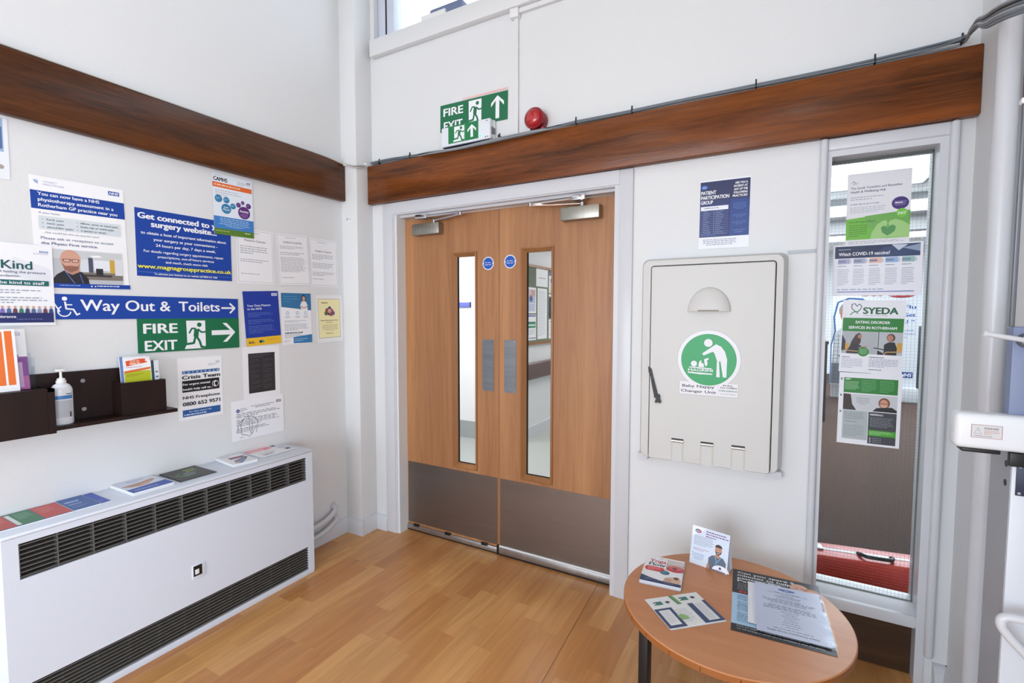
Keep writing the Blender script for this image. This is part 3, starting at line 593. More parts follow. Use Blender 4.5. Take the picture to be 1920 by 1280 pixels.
# data poster
s=Sheet(.205,.293,.0006,'#16389c'); s.nhs(80,4,96,9,'#e8ecf5','#16389c'); s.T('Your Data Matters',9,28,3.6,'#dfe6f5',fit=66,bold=.02); s.T('to the NHS',9,34,3.6,'#dfe6f5',fit=40,bold=.02)
s.G(9,39,82,48,3,'#5f7ac4'); s.G(9,52,84,61,3,'#5f7ac4'); s.G(9,63,86,78,5,'#5f7ac4'); s.R(0,85,100,100,'#e9bb2e'); s.T('ico.',7,95,5,'#2b2c3a',fit=16,bold=.05); s.C(40,93,5,'#20305c',ry=2.6); s.C(46,93,4,'#2f9a6a',ry=2.2); s.G(60,90,94,93,1,'#b58c1c')
onleft(s,'poster','blue Your Data Matters poster with yellow foot',-.888,1.553,rot=3,off=.0012)
s=Sheet(.198,.296,.0006,'#eef1f6'); s.Y([(0,0),(100,0),(100,34),(0,27)],'#2f72a4'); s.G(8,5,58,20,3,'#4f90bc')
s.C(75,12,7.5,'#2a1d1a',ry=9); s.C(75,11,5,'#c99a86',ry=5.4); s.Y([(66,33),(62,24),(68,16),(82,16),(88,24),(87,33)],'#e3e8f0'); s.K([(64,26),(76,29),(88,25)],3.4,'#c99a86')
for u in (19,52,80): s.C(u,39,5.4,'#9fbcd6'); s.C(u,39,3.4,'#e4edf6'); s.G(u-11,45,u+11,49,2,'#3b4458',cen=True)
s.G(8,53,92,58,2,SG); s.G(8,60,92,74,5,SG); s.G(8,75.5,92,79,1,'#26304c',ht=.6); s.G(8,80,70,88,3,SG); s.Y([(36,86),(100,82),(100,99),(36,98)],'#2f7ab4'); s.G(40,89,90,96,2,'#b8d6ee'); s.G(5,91,28,97,2,LG)
onleft(s,'poster','white poster with blue top and person with folded arms',-.665,1.554,rot=.8,off=.0012)
s=Sheet(.199,.294,.0006,'#e9ebee'); s.R(7,8,90,90,'#5a5f58'); s.R(7.8,8.6,89.2,89.4,'#efe9b4'); s.G(20,14,52,18,1,'#3a3a34',ht=.5)
for u,v,c in ((40,32,'#8a3a4a'),(50,28,'#3a4a7c'),(58,33,'#b05a7a'),(46,38,'#4a3a6a'),(55,40,'#a84a3a'),(36,38,'#5a6a3a'),(63,38,'#6a4a8a'),(49,33,'#d8a88a')): s.C(u,v,6.5,c,ry=4.6)
s.T('Patient Participation Group',48,54,2.2,'#3f3c34','c',fit=66,bold=.02); s.G(30,56.5,66,59.5,1,'#3f3c34',cen=True); s.G(16,62,82,76,5,'#a09a7c',cen=True); s.G(28,79.5,66,83,1,'#3f3c34',cen=True)
onleft(s,'poster','laminated pale yellow group poster nearest the corner',-.431,1.549,rot=1.5,off=.0012)
# crisis team
s=Sheet(.207,.299,.0006,'#f0f2f6'); s.nhs(86,8,95,11,'#aeb6c6','#f0f2f6'); s.G(68,11.5,96,15.5,2,SG); s.R(10,21,94,25.6,'#2a64a4')
for k,ch in enumerate('ROTHERHAM'): s.T(ch,14.5+k*9.4,24.7,2.6,WHT,'c',bold=.02)
s.T('Crisis Team',9.5,34,5.6,'#15171d',fit=85,bold=.055); s.R(9,36.6,92.5,55,'#16181e'); s.T('For urgent mental',10.5,44,3.3,WHT,fit=60,bold=.025); s.T('health help call us...',10.5,52,3.3,WHT,fit=66,bold=.025)
s.C(83,46,7.6,WHT); s.C(83,46,6.6,'#16181e'); s.K([(85.5,42),(81,43),(80.4,47.5),(84,50.5)],2.4,WHT)
s.T('NHS Freephone',9.5,66,4.4,'#1c2130',fit=83,bold=.03); s.T('0800 652 9571',9,77,5.8,'#1c2130',fit=84,bold=.035); s.R(8,83.5,93,94.5,'#24599c'); s.T('For other support visit',47,88,2,WHT,'c',fit=50,bold=.015); s.G(11,89.5,80,93.5,1,'#c9d8ee',ht=.5)
onleft(s,'poster','white Rotherham Crisis Team poster with phone number, right of the shelf',-1.2144,1.225,off=.0012)
s=Sheet(.214,.286,.0006,'#eceef3'); s.R(14,13,86,88,'#2b2c31'); s.G(18,16,80,22,2,'#5d6068')
for k in range(6): s.G(18,24+k*10,47,32+k*10,3,'#4d5058',seed=k); s.G(52,24+k*10,82,32+k*10,3,'#4d5058',seed=k+20)
onleft(s,'notice','white sheet with black printed panel above the heater',-.897,1.260,off=.0008,cat='notice')
s=Sheet(.30,.213,.0006,'#eef0f6'); s.C(12,26,3.2,'#2c3c7c'); s.C(12,26,2,'#7f8fc6'); s.G(16,21,29,31,3,'#4a527c'); s.nhs(85,14,95,20,'#22283c'); s.G(33,18,83,26,2,'#3e424e',cen=True)
s.G(9,33,94,45,3,'#4a4e5a'); s.G(9,48,94,66,5,'#4a4e5a'); s.G(9,70,70,82,3,'#4a4e5a')
s.K([(22,48),(16,60),(17,85),(30,92)],.9,'#6a7488'); s.K([(8,80),(14,56),(26,44),(40,46),(48,58),(44,88)],.9,'#6a7488'); s.K([(30,40),(34,92),(30,96)],.8,'#6a7488'); s.K([(37,60),(36,90),(44,70)],.8,'#6a7488'); s.K([(20,92),(14,94)],.8,'#6a7488')
onleft(s,'notice','landscape letter with pen scribble taped low above the heater',-.968,.981,rot=.3,off=.0025,cat='notice')
s=Sheet(.058,.026,.0004,'#e6e7ea'); 
for k in range(4):
    for j in range(4):
        if (k*3+j*5)%4!=1: s.R(6+k*7,16+j*16,12+k*7,30+j*16,'#8a8d94')
s.G(42,20,92,44,1,'#6c7078'); s.G(50,55,88,80,1,'#5a5e66')
onback(s,'asset_label','small printed label stuck high on the corner pier',-.300,2.048,cat='label',y=-.215,off=.0004)

# ================================================================ WALL SHELF
t=thing('wall_shelf','dark espresso wall shelf with two end pockets above the heater','shelf',(XL,-1.6,1.0))
FX=-.225
b=P(); b.box(XL,XL+.016,-2.1,-1.30,1.0,1.205); b.build('back_panel',ESP,t)
b=P(); b.box(XL,FX,-2.1,-1.272,.996,1.011); b.build('shelf_board',ESP,t)
b=P(); x=FX-.012; b.box(x-.015,x,-1.476,-1.31,1.011,1.147); b.box(XL+.016,x-.015,-1.476,-1.461,1.011,1.147); b.box(XL+.016,x-.015,-1.325,-1.31,1.011,1.147); b.build('leaflet_pocket',ESP,t)
b=P(); x=FX+.008; b.box(x-.015,x,-2.1,-1.694,.99,1.15); b.box(XL+.016,x-.015,-1.709,-1.694,1.011,1.158); b.box(x-.018,x+.004,-1.712,-1.692,.99,1.158); b.box(XL+.08,x+.004,-2.1,-1.692,1.146,1.158); b.build('closed_pocket',ESP,t)
for z in (1.165,1.05):
    b=P(); b.cyl((XL+.016,-1.572,z),(XL+.019,-1.572,z),.008,seg=14); b.build('screw_cap',CHROME,t)
# pump bottle
bx,by,bz=-.268,-1.655,1.011
t=thing('pump_bottle','white hand gel pump bottle standing on the dark shelf','bottle',(bx,by,bz))
b=P(); pr=[(.030,0),(.033,.004),(.033,.13),(.031,.14),(.024,.152),(.014,.158),(.0135,.160)]
b.lathe(pr,(bx,by,bz),'z',32,0,.72,1.0); b.build('bottle_body',mat('bottle_white','#dfe2ea',.3),t)
b=P(); b.lathe([(.015,.158),(.0155,.16),(.0155,.168),(.0125,.169),(.0125,.176),(.006,.178),(.004,.182),(.004,.204)],(bx,by,bz),'z',20); b.rbox(bx-.006,bx+.006,by-.016,by+.013,bz+.203,bz+.212,r=.002); b.build('pump',WHITE,t)
b=P(); L2=[]
for (z0,z1,a0,a1,mi) in ((.098,.112,-50,50,0),(.028,.094,-46,46,1),(.116,.119,10,46,2),(.028,.048,26,38,2)):
    n=10; vs=[]
    for k in range(n+1):
        a=math.radians(a0+(a1-a0)*k/n); 
        for z in (z0,z1): vs.append((bx+.0334*.72*math.cos(a),by+.0334*math.sin(a),bz+z))
    b.add(vs,[(2*k,2*k+2,2*k+3,2*k+1) for k in range(n)],mi)
b.build('bottle_label',[ink('#3f7ec0'),ink('#b4bac4'),ink('#3c4454')],t)
# leaflets in the right pocket
def standing(name,label,y0,z0,w,h,x,lean,fn,thick=.006,group='leaflets standing in the shelf pockets',paper='#eef0f4',yaw=0):
    s=Sheet(w,h,thick,paper); fn(s); a=math.radians(lean)
    V=(-math.sin(a),0,math.cos(a)); c=math.radians(yaw); U=(math.sin(c),math.cos(c),0)
    return s.place(name,label,'leaflet',(x-math.sin(a)*h,y0,z0+math.cos(a)*h),U,V,group,0)
standing('leaflet','orange and lime health leaflet in the right shelf pocket',-1.448,1.013,.098,.236,-.262,6,lambda s:(s.R(0,25,100,100,'#b5bd1f'),s.Y([(0,24),(100,19),(100,23),(60,25),(0,28)],'#d8702f'),s.Y([(8,6),(60,3),(84,3.4),(80,7),(92,10),(70,11.5),(10,15.5)],'#e0532a'),s.T('WORK FOR',24,8,2.6,'#f4dcc8',fit=36,bold=.03),s.T('HEALTH',23,13,3.8,'#f6ead8',fit=38,bold=.04),s.G(8,16.5,88,19.5,1,'#c06a94'),s.G(8,30,80,35,2,'#6c7218')))
standing('leaflet','pale blue leaflet behind the orange one in the right pocket',-1.456,1.013,.10,.240,-.275,6,lambda s:(s.R(0,0,12,100,'#6a86c0'),))
standing('leaflet','slim dark green edged leaflet at right of the right pocket',-1.350,1.013,.030,.218,-.258,5,lambda s:(s.R(0,0,38,100,'#2f4a50'),s.R(42,0,100,100,'#d9dee6'),s.G(50,20,90,50,3,'#4a5a6a')),yaw=0,thick=.004)
b=P(); b.tube([(-.285,-1.327,1.014),(-.292,-1.330,1.19)],.0065,10,sub=1); b.cyl((-.2915,-1.3298,1.188),(-.292,-1.330,1.203),.0065,.004,10)
tag(b.build('pen',BLACK,loc=(-.285,-1.328,1.014)),'black pen upright at the end of the right shelf pocket','pen')
# leaflets and holder on the closed pocket
standing('leaflet','orange leaflet with white columns on the left shelf pocket',-1.944,1.159,.168,.222,-.245,7,lambda s:(s.R(0,4,80,98,'#e8742c'),s.R(83.5,3,95,90,'#e8742c'),s.R(54,3,55,100,'#f2f3f6'),s.R(40,60,55,96,'#e9ebee'),s.C(57,40,5,'#f0b23a'),s.C(56,85,8,'#e89a6a'),s.R(0,90,100,100,'#f0f1f5')),thick=.003,yaw=0)
standing('leaflet','pink and purple leaflet in clear holder on the left shelf pocket',-1.812,1.159,.070,.222,-.2705,7,lambda s:(s.R(0,0,100,42,'#eceef4'),s.nhs(38,6,80,11,'#a9b2cc'),s.R(0,46,100,100,'#9a5aa2'),s.C(22,50,30,'#6a4aa0',ry=12),s.C(44,46,24,'#b08ad0',ry=6),s.R(0,78,100,100,'#cf72ae'),s.R(62,55,78,96,'#e6b9da'),s.R(30,70,44,95,'#c9a0d2')),thick=.003)
t=thing('leaflet_holder','clear plastic leaflet holder on the left shelf pocket','leaflet holder',(-.26,-1.74,1.158))
b=P(); b.box(-.2665,-.2645,-1.82,-1.728,1.1585,1.275); b.box(-.2955,-.2935,-1.82,-1.728,1.1585,1.29); b.box(-.2935,-.2665,-1.730,-1.728,1.1585,1.24); b.build('holder_pocket',ACRYL,t)
box('holder_foot',ACRYL,t,-.2935,-.2665,-1.82,-1.73,1.1585,1.1605)

# ================================================================ FAN CONVECTOR HEATER
HX=-.0956; y0,y1=-1.884,-.669
t=thing('convector_heater','long white fan convector heater against the left wall','heater',(-.2,-1.27,0))
g1=(-1.843,-.707,.531,.656); g2=(-1.843,-.705,.030,.158)
b=P()
for a,c in ((.012,g2[2]),(g2[3],g1[2]),(g1[3],.680)): b.box(HX-.012,HX,y0,y1,a,c)
for g in (g1,g2): b.box(HX-.012,HX,y0,g[0],g[2],g[3]); b.box(HX-.012,HX,g[1],y1,g[2],g[3])
b.build('front_panel',HEAT,t)
b=P(); b.box(XL+.021,HX-.012,y1-.01,y1,.0,.68); b.box(XL+.021,HX-.012,y0,y0+.01,.0,.68); b.box(XL+.022,XL+.027,y0,y1,.0,.68); b.box(XL,XL+.022,y0,y1,.12,.68); b.box(HX-.03,HX-.004,y0,y1,.0,.012); b.build('casing',HEAT,t)
b=P(); b.rbox(XL,HX+.004,y0-.002,y1+.002,.6815,.6935,r=.003); b.build('top_cover',HEAT,t)
for g,n in ((g1,8),(g2,9)):
    b=P(); b.box(HX-.04,HX-.036,g[0],g[1],g[2],g[3],0); st=(g[3]-g[2])/n
    for k in range(n):
        z=g[2]+st*(k+.5); b.prism([(-.002,.0014),(-.020,.0004),(-.020,-.0012),(-.002,-.0012)],lambda a,c,d,z=z:(HX+a,d,z+c),g[0],g[1],1)
    N=11; e=(.037,.008) if g is g1 else (.037,.022)
    for k in range(N+1): q=g[0]+(g[1]-g[0])*k/N; q=min(max(q,g[0]+.003),g[1]-.003); b.box(HX-e[0],HX-e[1],q-.0016,q+.0016,g[2],g[3],1)
    b.build('grille',[GRILL,SLAT],t)
th=P(); th.rbox(HX-.003,HX+.0035,-1.303,-1.247,.264,.328,r=.002); th=th.build('control_window',HEAT,t)
box('control_recess',BLACK,th,HX+.0036,HX+.0042,-1.298,-1.262,.276,.322); box('control_switch',WHITE,th,HX+.0042,HX+.0065,-1.292,-1.275,.284,.306,r=.001)
t=thing('heating_pipe','upper white heating pipe bending into the wall beside the heater','pipe',(-.29,-.5,.15),'heater pipes')
def hpipe(t,z,ye):
    b=P(); b.tube([(-.285,-.6665,z),(-.285,-.52,z),(-.287,-.43,z+.012),(-.295,ye,z+.045),(-.318,ye+.014,z+.062),(-.336,ye+.018,z+.066)],.0155,14); b.build('pipe_run',GLOSSW,t)
    b=P(); b.cyl((-.336,ye+.018,z+.066),(-.331,ye+.018,z+.066),.024,seg=20); b.build('pipe_collar',GLOSSW,t)
hpipe(t,.145,-.352)
t=thing('heating_pipe','lower white heating pipe bending into the wall beside the heater','pipe',(-.29,-.5,.08),'heater pipes'); hpipe(t,.082,-.345)

# leaflets lying on the heater
def flat(name,label,x0,y0,w,h,z,fn,n=1,th=.0022,rot=90,group='leaflets lying on the heater',cat='leaflet',paper='#eceef2',jit=2):
    """w runs along U; rot 90: U = +y, top edge toward the wall (-x)"""
    rn=random.Random(len(label)); s=Sheet(w,h,th,paper); fn(s)
    if n>1:
        for k in range(n-1):
            dx,dy=rn.uniform(-jit,jit)*.001,rn.uniform(-jit,jit)*.001; zz=-(k+1)*th*1.02
            s.b.box(dx,w+dx,-h+dy,dy,zz,zz+th,s.mi('#e4e6ea' if k%2 else paper))
    a=math.radians(rot); U=Vector((math.cos(a),math.sin(a),0)); V=Vector((-math.sin(a),math.cos(a),0))
    return s.place(name,label,cat,(x0,y0,z+(n-1)*th*1.02),U,V,group,.0003)
ZH=.6937
def lf_a(s):
    s.R(0,0,100,100,'#2f4f7e'); s.R(0,1,27,96,'#c0463e'); s.R(28,1,62,96,'#2f7a55'); s.R(63,1,100,96,'#c64a44'); s.R(28,10,34,92,'#dfe6e2')
    for u,c in ((4,'#d98a84'),(38,'#8fbea6'),(68,'#df8f88')): s.G(u,14,u+21,60,5,c)
def lf_b(s): s.R(0,0,100,100,'#2c5aa2'); s.G(12,22,84,44,1,'#a9c0e6',ht=.5); s.G(12,46,80,62,1,'#90acd8',ht=.5); s.G(12,68,86,82,2,'#7f9fd2')
flat('leaflet','red and green flyer at the left end of the heater top',-.325,-1.88,.205,.172,ZH,lf_a,n=2,rot=90)
flat('leaflet','blue flyer beside the red and green one on the heater',-.332,-1.672,.082,.178,ZH,lf_b,n=2,rot=90)
flat('leaflet','small royal blue card at right of the blue flyer on the heater',-.335,-1.586,.030,.175,ZH,lambda s:(s.R(0,0,100,100,'#1f49b4'),s.G(10,70,80,90,2,'#7f9be0')),n=1,rot=90)
def lf_c(s):
    s.R(0,0,100,72,'#d6deee'); s.G(30,8,80,26,2,'#5a6a9a'); s.Y([(2,40),(30,36),(55,34),(85,26),(92,34),(70,50),(45,62),(20,56)],'#b98d78'); s.Y([(40,52),(70,42),(80,44),(56,62)],'#d3ab98'); s.Y([(0,70),(100,62),(100,100),(0,100)],'#2450b0'); s.G(12,80,90,94,1,'#a9bff0')
flat('leaflet','blue and white leaflet stack with picture of clasped hands',-.333,-1.492,.152,.192,ZH,lf_c,n=5,th=.0025,rot=91)
def lf_d(s):
    s.R(0,0,100,100,'#2b2d2c'); s.C(38,55,22,'#55604f',ry=20); s.C(40,52,15,'#2b2d2c',ry=14); s.C(48,58,17,'#5c6c72',ry=16); s.K([(14,50),(24,70),(36,78)],4,'#5f8a3a'); s.G(52,14,95,28,1,'#a4b43c',ht=.5); s.G(52,28,92,42,1,'#a4b43c',ht=.5); s.G(55,44,90,56,2,'#6d7868')
flat('leaflet','black leaflet stack with green swirl on the heater',-.334,-1.306,.152,.188,ZH,lf_d,n=4,th=.0013,rot=90,jit=6,paper='#2b2d2c')
def lf_e(s):
    s.R(0,0,100,100,'#e9ebf1'); s.G(10,8,60,22,2,'#5a5f7c'); s.R(28,30,90,48,'#8a3a58'); s.Y([(20,90),(30,62),(60,55),(90,40),(96,52),(70,76),(40,98)],'#7f90ae'); s.K([(50,60),(76,62),(94,46)],5,'#2a2c3a'); s.C(30,84,9,'#c79c84',ry=8)
flat('leaflet','white leaflet stack with maroon panel on the heater',-.334,-1.055,.118,.185,ZH,lf_e,n=6,th=.0022,rot=84)
def lf_f(s):
    s.R(0,0,72,28,'#e8879a'); s.G(5,6,68,24,1,'#f6e3e6',ht=.55); s.G(38,34,58,48,1,'#e0708a'); s.G(10,50,90,62,2,'#a9acb6'); s.G(12,66,56,90,2,'#3c3e48',ht=.5); s.R(78,2,92,18,'#3a3c44'); s.R(80,24,98,60,'#c9ccd4'); s.R(84,66,98,84,'#2c2e36')
flat('leaflet','white leaflet with pink heading at the far end of the heater',-.334,-.905,.185,.165,ZH,lf_f,n=3,th=.0012,rot=92,jit=5)

# ================================================================ DOOR WALL FITTINGS
onback(fire_exit(True),'exit_sign','green FIRE EXIT sign with up arrow above the doors',.354,2.655,rot=-.8,cat='sign')
s=Sheet(.30,.012,.0004,'#e7c9c8'); s.Y([(0,90),(70,0),(100,0),(100,100)],'#e2b9b8'); onback(s,'old_adhesive','pink strip of old adhesive above the door exit sign',.51,2.669,rot=-.5,cat='adhesive mark')
t=thing('exit_light','white emergency exit light box with green running figure over the doors','exit light',(.565,-.11,2.39))
b=P(); b.rbox(.395,.735,-.105,W,2.396,2.5,r=.006); b.build('light_base',WHITE,t)
b=P(); b.rbox(.40,.731,-.14,-.105,2.390,2.5,r=.008,seg=3); b.build('diffuser_cover',mat('milky_cover','#dfe5ec',.22),t)
s=Sheet(.203,.096,.0006,'#0f7a45'); s.runman(20,8,54,94,WHT,'#0f7a45'); s.R(55.5,0,56.2,100,'#8fc2a4'); s.arrow(79,14,34,14,4.2,WHT,'u')
s.as_part('sign_panel',t,Matrix(((1,0,0,.452-.565),(0,0,-1,-.1405+.11),(0,1,0,2.4985-2.39),(0,0,0,1))))
b=P(); b.cyl((.668,-.142,2.413),(.668,-.139,2.413),.005,seg=14); b.build('indicator_led',mat('green_led','#38f0a0',.3,emit=3),t)
b=P(); b.box(.41,.72,-.135,-.085,2.386,2.391); b.build('lower_gasket',NAVY,t)
b=P(); b.rbox(.7305,.736,-.128,-.09,2.42,2.455,r=.002); b.build('side_catch',mat('grey_screw','#70757c',.4,.5),t)
for x,z in ((.71,2.487),(.702,2.402),(.716,2.402)): b=P(); b.cyl((x,-.1415,z),(x,-.139,z),.0035,seg=10); b.build('cover_screw',mat('grey_screw','#70757c',.4,.5),t)
t=thing('fire_sounder','red fire alarm sounder beacon above the doors','fire alarm',(.998,W,2.43))
b=P(); b.lathe([(.050,0),(.052,.004),(.052,.036),(.049,.042),(.049,.056),(.053,.060),(.0545,.066),(.052,.070),(.042,.067)],(.998,W,2.443),'-y',36); b.rbox(.958,1.041,W-.036,W,2.394,2.44,r=.008); b.build('sounder_body',REDD,t)
b=P(); b.lathe([(.041,.060),(.041,.067),(.038,.076),(.030,.083),(.016,.087),(.002,.088)],(.998,W,2.443),'-y',32); b.build('lens',REDL,t)
t=thing('cable_trunking','slim white plastic trunking dropping vertically to the fire alarm','trunking',(.86,W,2.43))
box('trunking_drop',PAINT,t,.852,.877,W-.014,W-.0004,2.385,3.0)
b=P(); b.rbox(.836,.886,W-.034,W-.0004,3.0,3.047,r=.003); b.build('junction_box',WHITE,t)
t=tag(box('cable_trunking',PAINT,None,.8865,2.70,W-.02,W-.0004,3.022,3.046,loc=(1.8,W,3.03)),'slim white plastic trunking running level under the high window sill','trunking')

# cables along the beam
t=thing('cable_bundle','bundle of grey cables tied along the top of the door beam','cables',(1.2,-.11,2.38),)
rn=random.Random(5)
base=[(-.17,-.121,2.384),(.0,-.121,2.382),(.15,-.121,2.383),(.30,-.130,2.374),(.5,-.1315,2.366),(.72,-.1315,2.368),(.9,-.131,2.374),(1.05,-.131,2.376),(1.22,-.121,2.386),(1.45,-.121,2.384),(1.7,-.121,2.384),(2.0,-.121,2.386),(2.3,-.121,2.386),(2.55,-.121,2.388),(2.668,-.121,2.396)]
tail=[(2.664,-.24,2.375),(2.640,-.40,2.325),(2.611,-.58,2.245),(2.594,-.76,2.180),(2.615,-.85,2.150),(2.715,-.90,2.145)]
for i in range(6):
    dy,dz=(i%3)*.007,(i//3)*.007; pts=[]
    for j,(x,yy,z) in enumerate(base): 
        tie=x in (.15,.7,1.22,1.45,2.0,2.3) 
        pts.append((x,yy+(-dy*.6 if yy<-.125 else dy)+(0 if tie else rn.uniform(-.004,.003)),z+dz+(0 if tie else rn.uniform(-.003,.002 if yy<-.125 else .009))))
    for k,(x,y,z) in enumerate(tail): pts.append((x-.002*(i%3),y,z+((i%3-1)*.0065+(i//3-.5)*.022)*min(1,k*.3+.3)))
    b=P(); b.tube(pts,.0042,8,sub=4); b.build('cable',[GREYC,GREYC,GREYC2,GREYC,BLACKM,GREYC2][i],t)
for x,z in ((-.10,2.386),(.15,2.387),(.78,2.388),(1.22,2.39),(1.5,2.388),(2.02,2.39),(2.42,2.391),(2.668,2.40)):
    b=P(); b.rbox(x-.003,x+.003,-.128-(.010 if .3<x<1.1 else 0),-.1,z-.011-(.012 if .3<x<1.1 else 0),z+.013,r=.002); b.rbox(x-.003,x+.003,-.124,-.118,z+.01,z+.024,r=.001); b.build('cable_tie',BLACK,t)
t=thing('cable_run','thin pale cables along the left beam crossing the corner pier','cables',(-.31,-.8,2.388))
for i in range(3):
    pts=[(-.318+.006*i,-3.2,2.389+.003*i),(-.318+.006*i,-1.6,2.391),(-.318+.006*i,-.8,2.389),(-.316+.006*i,-.4,2.390),(-.30+.004*i,-.245,2.384-.004*i),(-.23,-.226,2.362-.005*i),(-.192,-.222+.004*i,2.357-.006*i),(-.190,-.16,2.372-.004*i),(-.188,-.132,2.381),(-.180,-.124,2.383)]
    b=P(); b.tube(pts,.0035,8,sub=5); b.build('cable',[WCAB,GREYC2,WCAB][i],t)
box('cable_clip',WHITE,t,-.30,-.285,-.232,-.2155,2.366,2.390,r=.002); box('cable_clip',WHITE,t,-.2025,-.186,-.150,-.132,2.366,2.39,r=.002)

# patient participation poster
s=Sheet(.206,.302,.0006,'#e9ecf3'); s.R(1,2,99,83,'#15296a'); s.R(1,2,99,30,'#131f54'); s.R(62,30,99,83,'#183a84')
s.C(9,10,7,'#3c62b8',ry=3.2); s.T('WI',9,11.5,2.6,'#a8bce8','c',bold=.03)
s.T('PATIENT',3,20.5,5,WHT,fit=30,bold=.03); s.T('PARTICIPATION',3,27.5,5,WHT,fit=56,bold=.03); s.T('GROUP',3,34.5,5,WHT,fit=24,bold=.03)
for k,tx in enumerate(('ARE YOU A','PATIENT AT','ANY OF THE','FOLLOWING','PRACTICES?')): s.T(tx,94,9+k*4.6,3,WHT,'r',fit=(24,26,26,26,28)[k],bold=.03)
s.R(3,38,58,44,'#e4e8f2'); s.G(10,39.5,50,43,1,'#6a7290')
for k in range(11): s.R(3,47+k*3.1,58,47.25+k*3.1,'#8fa2d2'); s.G(8,44.6+k*3.1,28,46.8+k*3.1,1,'#8c9ccc',seed=k); s.G(33,44.6+k*3.1,54,46.8+k*3.1,1,'#8c9ccc',seed=k+50)
s.R(29.6,44,30.1,78,'#8fa2d2'); s.G(66,36,94,46,5,'#5f80c8',cen=True); s.G(66,52,94,58,3,'#5f80c8',cen=True); s.G(66,62,94,68,3,'#5f80c8',cen=True); s.G(66,74,94,80,2,'#5f80c8',cen=True); s.G(4,78.5,60,82,2,'#7488c4')
s.G(6,86,78,96,4,'#8a90a4',cen=True)
onback(s,'poster','navy Patient Participation Group poster above the changer unit',1.804,2.032,rot=-.3)

# ---------------------------------------------------------------- baby changer
t=thing('baby_changing_unit','cream fold-down baby changing unit mounted beside the doors','changing unit',(1.86,W,.77))
def rrect(x0,x1,z0,z1,r,n=5,rb=None):
    rb=r if rb is None else rb; o=[]
    for cx,cz,a,q in ((x1-r,z1-r,0,r),(x0+r,z1-r,90,r),(x0+rb,z0+rb,180,rb),(x1-rb,z0+rb,270,rb)):
        for k in range(n+1): A=math.radians(a+90*k/n); o.append((cx+q*math.cos(A),cz+q*math.sin(A)))
    return o
def loft(rings,m=0,close=True):
    b=P(); n=len(rings[0][1]); vs=[(x,y,z) for y,rg in rings for x,z in rg]
    b.add(vs,[(i*n+k,i*n+(k+1)%n,(i+1)*n+(k+1)%n,(i+1)*n+k) for i in range(len(rings)-1) for k in range(n)],m,True); return b,vs,n
# shell with open front
o1=rrect(1.553,2.160,.757,1.696,.03); o2=rrect(1.560,2.155,.762,1.692,.03); o3=rrect(1.570,2.148,.768,1.686,.032); o4=rrect(1.578,2.143,.772,1.680,.03)
i1=rrect(1.612,2.1185,.772,1.657,.014); 
b,vs,n=loft([(W,o1),(-.09,o2),(-.150,o3),(-.166,o4),(-.168,i1),(-.10,i1)]); b.build('shell',CREAM,t)
box('groove',DARK,t,1.612,2.1185,-.112,-.10,.774,1.657)
# fold-down table panel
p1=rrect(1.6165,2.1150,.770,1.6525,.010); p2=rrect(1.6195,2.1120,.773,1.6495,.010)
b,vs,n=loft([(-.112,p1),(-.172,p1),(-.1765,p2)]); b.add(vs[-n:],[list(range(n))]); pn=b.build('table_panel',CREAM,t)
# dome grip
b=P(); N=14; R=9; vs=[]; cx,cz=1.865,1.449
for i in range(R+1):
    ph=math.pi/2*i/R
    for k in range(N+1):
        a=math.pi*k/N; rr=math.cos(ph); vs.append((cx+.088*rr*math.cos(a),-.1765-.030*math.sin(ph)**.8 if i else -.1765,cz+.105*rr*math.sin(a)))
b.add(vs,[(i*(N+1)+k,i*(N+1)+k+1,(i+1)*(N+1)+k+1,(i+1)*(N+1)+k) for i in range(R) for k in range(N)],0,True)
b.add([vs[i*(N+1)] for i in range(R+1)]+[vs[i*(N+1)+N] for i in range(R+1)][::-1],[list(range(2*R+2))]); gp=b.build('pull_grip',CREAM,t)
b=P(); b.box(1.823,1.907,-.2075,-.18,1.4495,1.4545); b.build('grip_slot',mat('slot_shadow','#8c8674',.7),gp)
# hinge notches
for hx,hz in ((1.7455,.864),(1.870,.864),(1.995,.865)):
    b=P(); b.box(hx-.028,hx+.028,-.1772,-.1766,.7715,hz+.012); h=b.build('hinge_notch',CREAMD,t)
    b=P(); b.box(hx-.021,hx+.021,-.1778,-.1772,.771,hz-.006); b.build('hinge_flap',CREAM,h)
    b=P(); b.box(hx-.026,hx+.026,-.1776,-.1768,hz+.004,hz+.0115); b.build('hinge_gap',BLACK,h)
    b=P(); b.cyl((hx-.026,-.178,hz),(hx+.026,-.178,hz),.0065,seg=14); b.build('hinge_pin',CHROME,h)
# strap
b=P(); sp=[(1.611,1.196),(1.625,1.186),(1.634,1.150),(1.645,1.110),(1.657,1.066),(1.640,1.060),(1.630,1.105),(1.622,1.150),(1.613,1.172)]
b.prism(sp,lambda a,c,d:(a,d,c),-.184,-.179); b.prism([(1.640,1.066),(1.662,1.072),(1.668,1.058),(1.664,1.056),(1.672,1.036),(1.666,1.030),(1.658,1.036),(1.650,1.030),(1.644,1.036),(1.650,1.052),(1.641,1.056)],lambda a,c,d:(a,d,c),-.189,-.178); b.build('safety_strap',BLACK,t)
# brackets
box('mount_bracket',GLOSSW,t,1.552,1.60,-.12,W,.742,.77); box('mount_bracket',GLOSSW,t,2.10,2.160,-.12,W,.742,.77)
